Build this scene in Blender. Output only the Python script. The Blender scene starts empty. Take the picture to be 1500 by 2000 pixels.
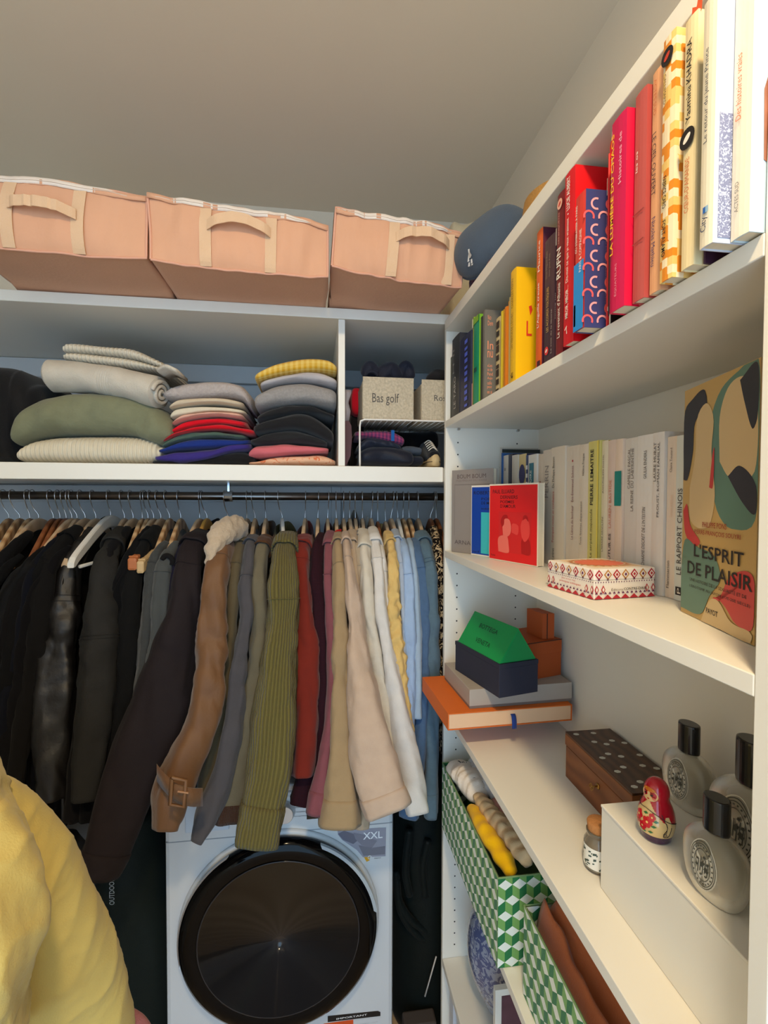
import bpy, bmesh, math, random
import numpy as np
from mathutils import Matrix, Vector

# ------------------------------------------------------------------ camera, world, lights, exposure
scn = bpy.context.scene
COL = scn.collection
EYE = 1.60                                   # camera height above the floor (m)
YAW, PITCH, ROLL, FPX = math.radians(8.029), math.radians(-1.579), math.radians(0.165), 957.0

def cam_rows():
    cy, sy = math.cos(YAW), math.sin(YAW)
    f = np.array([sy * math.cos(PITCH), cy * math.cos(PITCH), math.sin(PITCH)])
    r = np.array([cy, -sy, 0.0]); u = np.cross(r, f)
    c, s = math.cos(ROLL), math.sin(ROLL)
    return np.array([c * r + s * u, -s * r + c * u, f])
ROWS = cam_rows()
cam_d = bpy.data.cameras.new('camera'); cam = bpy.data.objects.new('camera', cam_d); COL.objects.link(cam)
cam_d.sensor_fit = 'VERTICAL'; cam_d.sensor_height = 24.0; cam_d.lens = FPX / 2000.0 * 24.0
cam_d.clip_start = 0.02; cam_d.clip_end = 50
m4 = Matrix.Identity(4)
for i in range(3):
    m4[i][0], m4[i][1], m4[i][2] = ROWS[0][i], ROWS[1][i], -ROWS[2][i]
m4[2][3] = EYE
cam.matrix_world = m4
scn.camera = cam

world = bpy.data.worlds.new('world'); scn.world = world; world.use_nodes = True
bg = world.node_tree.nodes['Background']
bg.inputs[0].default_value = (0.46, 0.72, 1.0, 1); bg.inputs[1].default_value = 3.9

def lamp(name, kind, loc, energy, color, size=0.1, aim=None, spot=None):
    d = bpy.data.lights.new(name, kind); d.energy = energy; d.color = color
    if kind == 'AREA': d.shape = 'DISK'; d.size = size
    else: d.shadow_soft_size = size
    if spot: d.spot_size = math.radians(spot); d.spot_blend = 0.6
    o = bpy.data.objects.new(name, d); COL.objects.link(o); o.location = loc
    if aim is not None:
        o.rotation_euler = (Vector(aim) - Vector(loc)).to_track_quat('-Z', 'Y').to_euler()
    return o
lamp('ceiling_lamp', 'AREA', (0.0, -0.20, 2.60), 27, (1.0, 0.75, 0.43), 0.16)
vs = scn.view_settings
scn.display_settings.display_device = 'sRGB'
vs.view_transform = 'Standard'; vs.look = 'None'; vs.exposure = -0.22; vs.gamma = 1.0; vs.use_curve_mapping = False

# ------------------------------------------------------------------ measuring helpers (sight line through a photo point -> real point)
def ray(px, py):
    return ROWS.T @ np.array([(px - 750) / FPX, -(py - 1000) / FPX, 1.0])
E0 = np.array([0, 0, EYE])
def atY(px, py, Y): d = ray(px, py); return E0 + d * (Y / d[1])
def atX(px, py, X): d = ray(px, py); return E0 + d * (X / d[0])
def atZ(px, py, Z): d = ray(px, py); return E0 + d * ((Z - EYE) / d[2])
def depth(P): return float(ROWS[2] @ (np.asarray(P) - E0))

# ------------------------------------------------------------------ materials
def lin(c):
    out = []
    for v in c[:3]:
        v = max(0.0, min(255.0, v)) / 255.0
        out.append(v / 12.92 if v <= 0.04045 else ((v + 0.055) / 1.055) ** 2.4)
    return (out[0], out[1], out[2], 1.0)
MATS = {}
def M(rgb, r=0.6, bump=None, var=0.05, vs_=25.0, metal=0.0, sheen=0.0, trans=0.0, coat=0.0, spec=0.5, ior=1.45, pat=None, emit=0):
    key = repr((rgb, r, bump, var, vs_, metal, sheen, trans, coat, spec, pat, emit))
    if key in MATS: return MATS[key]
    m = bpy.data.materials.new('material'); m.use_nodes = True
    nt = m.node_tree; N = nt.nodes; L = nt.links
    p = N['Principled BSDF']
    p.inputs['Roughness'].default_value = r; p.inputs['Metallic'].default_value = metal
    p.inputs['Specular IOR Level'].default_value = spec; p.inputs['IOR'].default_value = ior
    p.inputs['Sheen Weight'].default_value = sheen; p.inputs['Transmission Weight'].default_value = trans
    p.inputs['Coat Weight'].default_value = coat; p.inputs['Coat Roughness'].default_value = 0.08
    tc = N.new('ShaderNodeTexCoord')
    def noise(scale, detail=3.0, out='Fac', vec='Object', dist=0.0):
        n = N.new('ShaderNodeTexNoise'); n.inputs['Scale'].default_value = scale; n.inputs['Detail'].default_value = detail
        n.inputs['Distortion'].default_value = dist
        L.new(tc.outputs[vec], n.inputs['Vector']); return n.outputs[out]
    def mix(fac, a, b):
        x = N.new('ShaderNodeMix'); x.data_type = 'RGBA'
        if hasattr(fac, 'links'): L.new(fac, x.inputs[0])
        else: x.inputs[0].default_value = fac
        for i, v in ((6, a), (7, b)):
            if hasattr(v, 'links'): L.new(v, x.inputs[i])
            else: x.inputs[i].default_value = v
        return x.outputs[2]
    def math_(op, a, b=None, c=None):
        x = N.new('ShaderNodeMath'); x.operation = op
        for i, v in enumerate((a, b, c)):
            if v is None: continue
            if hasattr(v, 'links'): L.new(v, x.inputs[i])
            else: x.inputs[i].default_value = v
        return x.outputs[0]
    def uv():
        s = N.new('ShaderNodeSeparateXYZ'); L.new(tc.outputs['UV'], s.inputs[0]); return s.outputs[0], s.outputs[1]
    c0 = lin(rgb)
    lo = tuple(c * (1 - var) for c in c0[:3]) + (1,); hi = tuple(min(1, c * (1 + var)) for c in c0[:3]) + (1,)
    col = mix(noise(vs_), lo, hi) if var > 0 else None
    height = None
    if pat:
        k = pat[0]
        if k == 'rib':                       # ribs along v (run lengthwise), freq per metre
            u, v = uv(); height = math_('SINE', math_('MULTIPLY', u, 6.2832 * pat[1]))
            f = math_('MULTIPLY_ADD', height, 0.5, 0.5); col = mix(f, tuple(c * pat[2] for c in c0[:3]) + (1,), hi)
        elif k == 'ribv':
            u, v = uv(); height = math_('SINE', math_('MULTIPLY', v, 6.2832 * pat[1]))
            f = math_('MULTIPLY_ADD', height, 0.5, 0.5); col = mix(f, tuple(c * pat[2] for c in c0[:3]) + (1,), hi)
        elif k in ('gingham', 'weave'):
            u, v = uv()
            a = math_('GREATER_THAN', math_('SINE', math_('MULTIPLY', u, 6.2832 * pat[1])), 0.0)
            b = math_('GREATER_THAN', math_('SINE', math_('MULTIPLY', v, 6.2832 * pat[1])), 0.0)
            f = math_('MULTIPLY', math_('ADD', a, b), 0.5); col = mix(f, lin(pat[2]), col)
            if k == 'weave': height = f
        elif k == 'spots':                   # blotchy animal print
            n = noise(pat[1], 2.0, dist=1.5); f = math_('GREATER_THAN', n, pat[3]); col = mix(f, col, lin(pat[2]))
        elif k == 'loops':
            w = N.new('ShaderNodeTexWave'); w.wave_type = 'RINGS'; w.rings_direction = 'SPHERICAL'; w.inputs['Scale'].default_value = pat[1]
            w.inputs['Distortion'].default_value = 4.0; w.inputs['Detail'].default_value = 0; L.new(tc.outputs['Object'], w.inputs['Vector'])
            f = math_('GREATER_THAN', w.outputs['Fac'], 0.5); col = mix(f, lin(pat[2]), col)
        elif k == 'wood':
            w = N.new('ShaderNodeTexWave'); w.bands_direction = pat[3] if len(pat) > 3 else 'X'; w.inputs['Scale'].default_value = pat[1]; w.inputs['Distortion'].default_value = 5.0
            w.inputs['Detail'].default_value = 3; L.new(tc.outputs['Object'], w.inputs['Vector']); col = mix(w.outputs['Fac'], lin(pat[2]), col)
        elif k == 'checks':                  # irregular painted squares
            u, v = uv()
            ch = N.new('ShaderNodeTexVoronoi'); ch.distance = 'CHEBYCHEV'; ch.inputs['Scale'].default_value = pat[1]; ch.inputs['Randomness'].default_value = 0.25
            L.new(tc.outputs['Object'], ch.inputs['Vector'])
            s = N.new('ShaderNodeSeparateColor'); L.new(ch.outputs['Color'], s.inputs[0])
            col = mix(math_('GREATER_THAN', s.outputs[0], 0.52), col, lin(pat[2]))
            col = mix(math_('GREATER_THAN', s.outputs[1], 0.62), col, lin(pat[3]))
    if col is not None: L.new(col, p.inputs['Base Color'])
    else: p.inputs['Base Color'].default_value = c0
    if bump or height is not None:
        b = N.new('ShaderNodeBump'); b.inputs['Distance'].default_value = 0.002
        if height is not None:
            b.inputs['Strength'].default_value = pat[-1] if isinstance(pat[-1], float) else 0.5; L.new(height, b.inputs['Height'])
            if bump:
                b2 = N.new('ShaderNodeBump'); b2.inputs['Distance'].default_value = 0.002; b2.inputs['Strength'].default_value = bump[1]
                L.new(noise(bump[0], 4.0), b2.inputs['Height']); L.new(b.outputs[0], b2.inputs['Normal']); b = b2
        else:
            b.inputs['Strength'].default_value = bump[1]; L.new(noise(bump[0], 4.0), b.inputs['Height'])
        L.new(b.outputs[0], p.inputs['Normal'])
    if emit: p.inputs['Emission Color'].default_value = c0; p.inputs['Emission Strength'].default_value = emit
    MATS[key] = m
    return m
def cloth(rgb, **k):
    a = dict(r=0.9, bump=(420, 0.35), var=0.10, vs_=40, sheen=0.15, spec=0.2); a.update(k); return M(rgb, **a)
def ink(rgb): return M(rgb, r=0.6, var=0)
def paper(rgb, **k):
    a = dict(r=0.45, var=0.02); a.update(k); return M(rgb, **a)

# ------------------------------------------------------------------ object helpers
def wl(o):
    v = Vector((0, 0, 0))
    while o: v += o.location; o = o.parent
    return v
def tag(o, label=None, cat=None, group=None, kind=None):
    if label: o['label'] = label
    if cat: o['category'] = cat
    if group: o['group'] = group
    if kind: o['kind'] = kind
    return o
def thing(name, label, cat, loc, group=None):
    o = bpy.data.objects.new(name, None); COL.objects.link(o); o.location = Vector([float(c) for c in loc]); o.empty_display_size = 0.05
    return tag(o, label, cat, group)
def mk(name, V, F, mat, parent=None, smooth=False, uv=None, midx=None, label=None, kind=None):
    V = np.asarray(V, float).reshape(-1, 3)
    org = np.array(wl(parent)) if parent else np.array([(V[:, 0].min() + V[:, 0].max()) / 2, (V[:, 1].min() + V[:, 1].max()) / 2, V[:, 2].min()])
    me = bpy.data.meshes.new(name)
    me.from_pydata((V - org).tolist(), [], [list(map(int, f)) for f in F])
    for m in (mat if isinstance(mat, (list, tuple)) else [mat]): me.materials.append(m)
    n = len(me.polygons)
    if smooth: me.polygons.foreach_set('use_smooth', [True] * n)
    if midx is not None: me.polygons.foreach_set('material_index', [int(i) for i in midx])
    if uv is not None:
        uv = np.asarray(uv, float); l = me.uv_layers.new(name='uv'); idx = np.empty(len(me.loops), np.int32); me.loops.foreach_get('vertex_index', idx)
        l.data.foreach_set('uv', uv[idx].ravel())
    me.validate(); me.update()
    o = bpy.data.objects.new(name, me); COL.objects.link(o)
    if parent: o.parent = parent
    else: o.location = Vector(org.tolist())
    if label: o['label'] = label
    if kind: o['kind'] = kind
    return o
def struct(name, V, F, mat, **k): return tag(mk(name, V, F, mat, **k), kind='structure')

class G:                                     # collects primitives into one mesh
    def __init__(s): s.V = []; s.F = []; s.m = []; s.n = 0
    def add(s, V, F, mi=0):
        V = np.asarray(V, float).reshape(-1, 3); s.V.append(V); s.F += [[i + s.n for i in f] for f in F]; s.m += [mi] * len(F); s.n += len(V); return s
    def box(s, lo, hi, mi=0, bev=0.0):
        return s.add(*bbox(lo, hi, bev), mi=mi)
    def mk(s, name, mat, parent=None, **k): return mk(name, np.vstack(s.V), s.F, mat, parent, midx=s.m, **k)

def bbox(lo, hi, bev=0.0):
    lo = np.minimum(lo, hi).astype(float) if hasattr(lo, 'astype') else np.minimum(np.array(lo, float), np.array(hi, float)); hi = np.maximum(np.array(lo, float), np.array(hi, float))
    if bev <= 0:
        x0, y0, z0 = lo; x1, y1, z1 = hi
        V = [(x0, y0, z0), (x1, y0, z0), (x1, y1, z0), (x0, y1, z0), (x0, y0, z1), (x1, y0, z1), (x1, y1, z1), (x0, y1, z1)]
        return V, [(0, 3, 2, 1), (4, 5, 6, 7), (0, 1, 5, 4), (1, 2, 6, 5), (2, 3, 7, 6), (3, 0, 4, 7)]
    bm = bmesh.new(); bmesh.ops.create_cube(bm, size=1.0)
    for v in bm.verts: v.co = Vector([(lo[i] + hi[i]) / 2 + v.co[i] * (hi[i] - lo[i]) for i in range(3)])
    bmesh.ops.bevel(bm, geom=bm.edges[:], offset=min(bev, (hi - lo).min() * 0.45), segments=2, profile=0.5, affect='EDGES')
    bm.verts.index_update(); V = [tuple(v.co) for v in bm.verts]; F = [[v.index for v in f.verts] for f in bm.faces]; bm.free()
    return V, F
def obox(c, u, v, w, bev=0.0):               # box from a corner and three edge vectors
    V, F = bbox((0, 0, 0), (np.linalg.norm(u), np.linalg.norm(v), np.linalg.norm(w)), bev)
    A = np.array([np.array(u) / np.linalg.norm(u), np.array(v) / np.linalg.norm(v), np.array(w) / np.linalg.norm(w)])
    return np.array(c) + np.array(V) @ A, F
def loft(R, caps=True, closed=True):         # rings (k, n, 3) -> verts, faces, uv in metres
    R = np.asarray(R, float); k, n, _ = R.shape
    V = R.reshape(-1, 3); F = []
    for i in range(k - 1):
        a, b = i * n, (i + 1) * n
        for j in range(n if closed else n - 1):
            q = (j + 1) % n
            F.append((a + j, a + q, b + q, b + j))
    per = np.linalg.norm(np.diff(np.concatenate([R, R[:, :1]], 1), axis=1), axis=2).mean(0)
    u = np.concatenate([[0], np.cumsum(per)[:-1]])
    cen = R.mean(1); l = np.concatenate([[0], np.cumsum(np.linalg.norm(np.diff(cen, axis=0), axis=1))])
    uv = np.stack(np.broadcast_arrays(u[None, :], l[:, None]), -1).reshape(-1, 2)
    if caps:
        F.append(tuple(range(n))[::-1]); F.append(tuple(range((k - 1) * n, k * n)))
    return V, F, uv
def cat(P, n):                               # Catmull-Rom resample to n points
    P = np.asarray(P, float); k = len(P)
    t = np.concatenate([[0], np.cumsum(np.linalg.norm(np.diff(P[:, :3], axis=0), axis=1) + 1e-9)]); s = np.linspace(0, t[-1], n)
    out = []
    for x in s:
        i = min(max(np.searchsorted(t, x, 'right') - 1, 0), k - 2); h = t[i + 1] - t[i]; a = (x - t[i]) / h
        p0, p1, p2, p3 = P[max(i - 1, 0)], P[i], P[i + 1], P[min(i + 2, k - 1)]
        m1 = (p2 - p0) / ((t[i + 1] - t[max(i - 1, 0)]) or 1) * h; m2 = (p3 - p1) / ((t[min(i + 2, k - 1)] - t[i]) or 1) * h
        out.append((2 * a**3 - 3 * a**2 + 1) * p1 + (a**3 - 2 * a**2 + a) * m1 + (-2 * a**3 + 3 * a**2) * p2 + (a**3 - a**2) * m2)
    return np.array(out)
def tube(P, r, n=8, caps=True):
    P = np.asarray(P, float); T = np.gradient(P, axis=0); T /= np.linalg.norm(T, axis=1)[:, None] + 1e-12
    up = np.array([0, 0, 1.0]) if abs(T[0][2]) < 0.9 else np.array([1.0, 0, 0])
    R = []; r = np.broadcast_to(r, len(P)); a = np.linspace(0, 2 * math.pi, n, endpoint=False)
    A = np.cross(up, T[0]); A /= np.linalg.norm(A)
    for i in range(len(P)):
        A = A - T[i] * (A @ T[i]); A /= np.linalg.norm(A); B = np.cross(T[i], A)
        R.append(P[i] + r[i] * (np.cos(a)[:, None] * A + np.sin(a)[:, None] * B))
    return loft(R, caps)
def lathe(prof, c, n=24, sx=1.0, sy=1.0, ax=None):
    a = np.linspace(0, 2 * math.pi, n, endpoint=False)
    R = np.array([np.stack([r * sx * np.cos(a), r * sy * np.sin(a), np.full(n, z)], 1) for r, z in prof])
    if ax is not None: R = R @ np.array(ax)
    return loft(R + np.array(c))
def ribbon(P, W, Nn, th):                    # flat strap: centre line P, half width vectors W, normals Nn
    P, W, Nn = (np.asarray(x, float) for x in (P, np.broadcast_to(W, np.shape(P)), np.broadcast_to(Nn, np.shape(P))))
    return loft(np.stack([P - W, P + W, P + W + Nn * th, P - W + Nn * th], 1))
RS = np.random.RandomState(7)
KS = {}
def wn(P, scale, seed=0, an=(1, 1, 1)):      # smooth wavy noise, about -1..1
    if seed not in KS:
        r = np.random.RandomState(seed + 11); k = r.normal(size=(7, 3)); k /= np.linalg.norm(k, axis=1)[:, None]; KS[seed] = (k * r.uniform(0.6, 1.9, (7, 1)), r.uniform(0, 6.28, 7))
    k, ph = KS[seed]
    return np.sin((np.asarray(P) * np.array(an)) @ k.T * (6.2832 / scale) + ph).sum(-1) / 3.5
FONT = {}
def glyphs(s, bold=0.0, shear=0.0):
    bold = min(bold, .011); key = (s, bold, shear)
    if key in FONT: return FONT[key]
    c = bpy.data.curves.new('t', 'FONT'); c.body = s; c.size = 1.0; c.resolution_u = 2; c.offset = bold; c.shear = shear; c.fill_mode = 'FRONT'
    o = bpy.data.objects.new('t', c); COL.objects.link(o)
    me = bpy.data.meshes.new_from_object(o.evaluated_get(bpy.context.evaluated_depsgraph_get()))
    V = np.array([tuple(v.co) for v in me.vertices]).reshape(-1, 3); F = [tuple(p.vertices) for p in me.polygons]
    bpy.data.objects.remove(o); bpy.data.curves.remove(c); bpy.data.meshes.remove(me)
    FONT[key] = (V, F); return V, F
def lettering(parent, s, o, u, v, L, H, rgb, bold=0.0, shear=0.0, off=0.0005, name='lettering', g=None):
    """s printed flat: starts at o, runs along u for length L, height H along v."""
    V, F = glyphs(s, bold, shear)
    if not len(V): return
    lo, hi = V.min(0), V.max(0); q = (V - lo) / np.maximum(hi - lo, 1e-6)
    u = np.asarray(u, float) / np.linalg.norm(u); v = np.asarray(v, float) / np.linalg.norm(v); n = np.cross(u, v)
    P = np.asarray(o, float) + q[:, :1] * L * u + q[:, 1:2] * H * v + off * n
    if g is not None: g.add(P, F); return
    return mk(name, P, F, ink(rgb), parent)
def flat(parent, name, pts, o, u, v, mat, off=0.0004, th=0.0):
    """a printed patch: polygon pts in (u, v) metres from o."""
    u = np.asarray(u, float) / np.linalg.norm(u); v = np.asarray(v, float) / np.linalg.norm(v); n = np.cross(u, v)
    P = np.array([np.asarray(o, float) + a * u + b * v + off * n for a, b in pts])
    return mk(name, P, [list(range(len(P)))], mat, parent)
def ell(cx, cy, a, b, n=20, rot=0.0):
    t = np.linspace(0, 2 * math.pi, n, endpoint=False); c, s = math.cos(rot), math.sin(rot)
    return [(cx + a * math.cos(x) * c - b * math.sin(x) * s, cy + a * math.cos(x) * s + b * math.sin(x) * c) for x in t]
def X3(a, b, c): return np.array([a, b, c], float)
UX, UY, UZ = X3(1, 0, 0), X3(0, 1, 0), X3(0, 0, 1)
# ------------------------------------------------------------------ the room
XF, XB, YN, YFAR = 0.345, 0.607, 0.340, 1.275          # bookcase: front plane, back panel, near and far inner faces
YC, YW = 1.29, 1.83                                     # closet shelf front, back wall
CEIL = 2.645
PAINT = M((234, 222, 202), r=0.85, bump=(60, 0.05), var=0.02, vs_=3)
WHITE = M((232, 229, 220), r=0.42, bump=(300, 0.03), var=0.012, vs_=6)
WALLW = M((212, 216, 220), r=0.8, bump=(90, 0.08), var=0.03, vs_=5)
for nm, lo, hi, m in (('floor', (-1.3, -1.6, -0.05), (1.0, 1.9, 0.0), M((206, 178, 142), r=0.5, var=0.1, pat=('wood', 6.0, (184, 152, 116), 'X'))),
                      ('ceiling', (-1.3, -1.6, CEIL), (1.0, 1.9, CEIL + 0.05), PAINT),
                      ('wall_back', (-1.3, YW, 0), (1.0, YW + 0.05, CEIL), PAINT),
                      ('wall_right', (0.632, -1.6, 0), (0.682, YW, CEIL), PAINT),
                      ('wall_left', (-1.25, -1.6, 0), (-1.20, YW, CEIL), PAINT)):
    struct(nm, *bbox(lo, hi), m)
struct('trim_5', *bbox((-1.198, 1.822, 0.0), (0.63, YW - 0.0002, 2.066)), WALLW)
# wall battens carrying the closet shelves
struct('trim_1', *bbox((-1.2, 1.795, 2.005), (0.628, YW, 2.066), 0.003), WALLW)
struct('trim_2', *bbox((-1.2, 1.795, 1.585), (0.06, YW, 1.643), 0.003), WALLW)
struct('trim_3', *bbox((0.095, 1.795, 1.585), (0.60, YW, 1.643), 0.003), WALLW)
struct('trim_4', *bbox((0.06, 1.80, 0.86), (0.095, YW, 1.643), 0.003), WALLW)
# closet shelves
us = thing('wall_shelf', 'long white upper shelf under the three pink storage bags', 'shelf', (-0.4, YC, 2.067))
mk('shelf_board', *bbox((-1.2, YC, 2.067), (0.628, 1.828, 2.094), 0.002), WHITE, us)
ls = thing('wall_shelf', 'long white lower shelf under the folded clothes with a thick front edge', 'shelf', (-0.4, YC, 1.640))
mk('shelf_board', *bbox((-1.2, YC + 0.018, 1.6465), (0.628, 1.828, 1.684), 0.001), WHITE, ls)
mk('front_edge', *bbox((-1.2, YC, 1.6445), (0.343, YC + 0.0179, 1.685), 0.002), WHITE, ls)
dv = tag(mk('divider_panel', *bbox((0.061, YC + 0.004, 1.6853), (0.0785, 1.79, 2.0665), 0.001), WHITE), 'white upright divider panel between the folded clothes and the felt boxes', 'divider')
# clothes rail
STEEL = M((122, 116, 112), r=0.28, metal=1.0, var=0.03)
CHROME = M((200, 204, 210), r=0.15, metal=1.0, var=0)
RODY, RODZ = 1.56, 1.606
rl = thing('clothes_rail', 'dark steel clothes rail under the lower shelf with hooks along it', 'rail', (0, RODY, RODZ))
mk('rail', *tube([(-1.2, RODY, RODZ), (0.631, RODY, RODZ)], 0.0125, 14)[:2], STEEL, rl, smooth=True)
for px in (447, ):
    x = atY(px, 960, RODY)[0]; g = G()
    g.box((x - 0.003, RODY - 0.008, RODZ + 0.012), (x + 0.003, RODY + 0.008, 1.6463)); g.add(*tube([(x - 0.012, RODY, RODZ), (x + 0.012, RODY, RODZ)], 0.017, 14)[:2])
    g.mk('bracket', CHROME, rl)
# ------------------------------------------------------------------ bookcase
bc = thing('bookcase', 'tall white bookcase against the right wall filled with books and boxes', 'bookcase', (XF, YN, 0))
TH = 0.018; BT = 2.055
S_TOP = {2: 1.807, 3: 1.461, 4: 1.038, 5: 0.730, 6: 0.338}
mk('side_panel', *bbox((XF, YFAR, 0), (XB + 0.012, YFAR + 0.0145, BT + TH), 0.001), WHITE, bc)
mk('side_panel', *bbox((XF, YN - TH, 0), (XB + 0.012, YN, BT + TH), 0.001), WHITE, bc)
mk('back_panel', *bbox((XB, YN, 0.02), (XB + 0.008, YFAR, BT)), WHITE, bc)
mk('top_board', *bbox((XF - 0.004, YN, BT - 0.012), (XB, YFAR, BT + TH - 0.004), 0.001), WHITE, bc)
for k, z in S_TOP.items():
    mk('shelf', *bbox((XF, YN + 0.0005, z - TH), (XB - 0.0005, YFAR - 0.0005, z), 0.001), WHITE, bc)
mk('shelf', *bbox((XF, YN + 0.0005, 0.08), (XB - 0.0005, YFAR - 0.0005, 0.1), 0.001), WHITE, bc)
g = G(); a = np.linspace(0, 6.2832, 8, endpoint=False)
for z in np.arange(0.15, 2.0, 0.032):
    for x in (XF + 0.034, XF + 0.2):
        if any(abs(z - s + 0.009) < 0.016 for s in S_TOP.values()): continue
        g.add(np.stack([x + 0.0022 * np.cos(a), np.full(8, YFAR - 0.0003), z + 0.0022 * np.sin(a)], 1), [list(range(8))])
g.mk('peg_holes', ink((40, 42, 46)), bc, kind='stuff')
for z in S_TOP.values():
    for x in (XF + 0.034, XF + 0.2):
        mk('shelf_pin', *tube([(x, YFAR, z - TH - 0.004), (x, YFAR - 0.010, z - TH - 0.004)], 0.0035, 8)[:2], CHROME, bc)
# ------------------------------------------------------------------ books
PAGES = M((226, 214, 190), r=0.85, var=0.06, vs_=300)
BLK, WHT = (28, 26, 28), (240, 236, 228)
def book_mesh(par, X0, Y0, Y1, Z0, H, D, spine, cover=None, pages=PAGES, rough=0.42, yaw=0.0, lean=0.0):
    """spine faces -X at X0; thickness Y0..Y1; D deep (+X). cover wraps spine and both boards."""
    t = 0.0012 if Y1 - Y0 > 0.006 else 0.0006
    g = G(); n = 5; ys = np.linspace(Y0, Y1, n); bul = 0.0010 * np.sin(np.linspace(0, math.pi, n))
    prof = [(X0 + D, Y0)] + [(X0 - b, y) for b, y in zip(bul, ys)] + [(X0 + D, Y1), (X0 + D, Y1 - t)] + [(X0 + t - 0.7 * b, min(max(y, Y0 + t), Y1 - t)) for b, y in zip(bul[::-1], ys[::-1])] + [(X0 + D, Y0 + t)]
    k = len(prof); V = [(x, y, Z0) for x, y in prof] + [(x, y, Z0 + H) for x, y in prof]
    F = []; mi = []
    for i in range(k):
        j = (i + 1) % k; F.append((i, i + k, j + k, j)); mi.append(0 if 1 <= i < n else 1)
    for i in range(n + 1):                   # top and bottom strips of the wrap
        o = k - 1 - i; p_, q_ = (i, i + 1), (o, o - 1)
        F.append((i, i + 1, o - 1, o)); F.append((i + k, o + k, o - 1 + k, i + 1 + k)); mi += [1, 1]
    mats = [paper(spine, r=rough) if not hasattr(spine, 'node_tree') else spine, paper(cover or spine, r=rough) if not hasattr(cover or spine, 'node_tree') else (cover or spine)]
    # pages sit a little inside the boards
    V2, F2 = bbox((X0 + t + 0.0008, Y0 + t, Z0 + 0.0012), (X0 + D - 0.0015, Y1 - t, Z0 + H - 0.0015))
    V = np.array(V, float); V2 = np.array(V2, float)
    if yaw or lean:
        c = np.array([X0, Y1, Z0]); cy, sy = math.cos(yaw), math.sin(yaw)
        def R_(P):
            q = P - c; q = np.stack([q[:, 0] * cy - q[:, 1] * sy, q[:, 0] * sy + q[:, 1] * cy, q[:, 2]], 1)
            q[:, 1] += q[:, 2] * math.tan(lean); return q + c
        V, V2 = R_(V), R_(V2)
    cv = mk('cover', V, F, mats, par, midx=mi); mk('pages', V2, F2, pages, par)
    return cv
BOOKS = []
def spine_text(b, s, f0, f1, w0, w1, rgb, down=False, bold=0.0, shear=0.0):
    """along the spine: f0..f1 of the height from the bottom, w0..w1 across from the far edge."""
    X, Y0, Y1, Z, H = b['X'] - 0.0017, b['Y0'], b['Y1'], b['Z'], b['H']; W = Y0 - Y1
    if not down:                              # reads upward: glyph tops point to the far side (+Y)
        o = (X, Y0 - w1 * W, Z + f0 * H); lettering(b['o'], s, o, UZ, UY, (f1 - f0) * H, (w1 - w0) * W, rgb, bold, shear)
    else:
        o = (X, Y0 - w0 * W, Z + f1 * H); lettering(b['o'], s, o, -UZ, -UY, (f1 - f0) * H, (w1 - w0) * W, rgb, bold, shear)
def spine_patch(b, f0, f1, w0, w1, rgb, name='spine_label', off=0.0002):
    X, Y0, Y1, Z, H = b['X'] - 0.0017, b['Y0'], b['Y1'], b['Z'], b['H']; W = Y0 - Y1
    m = paper(rgb) if not hasattr(rgb, 'node_tree') else rgb
    flat(b['o'], name, [(w0 * W, f0 * H), (w1 * W, f0 * H), (w1 * W, f1 * H), (w0 * W, f1 * H)], (X, Y0, Z), -UY, UZ, m, off)
def cover_frame(b): return (b['X'], b['Y1'], b['Z'])         # near board faces -Y : u=+X, v=+Z
def book(label, X, Y0, Y1, Z, H, spine, cover=None, D=0.125, group='books on the upper shelf', rough=0.42, gap=0.0004, pages=PAGES):
    Y0, Y1 = Y0 - gap, Y1 + gap
    D = min(D, XB - 0.004 - X)
    o = thing('book', label, 'book', (X, (Y0 + Y1) / 2, Z), group)
    book_mesh(o, X, Y1, Y0, Z, H, D, spine, cover, rough=rough, pages=pages)
    return dict(o=o, X=X, Y0=Y0, Y1=Y1, Z=Z, H=H, D=D)
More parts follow.
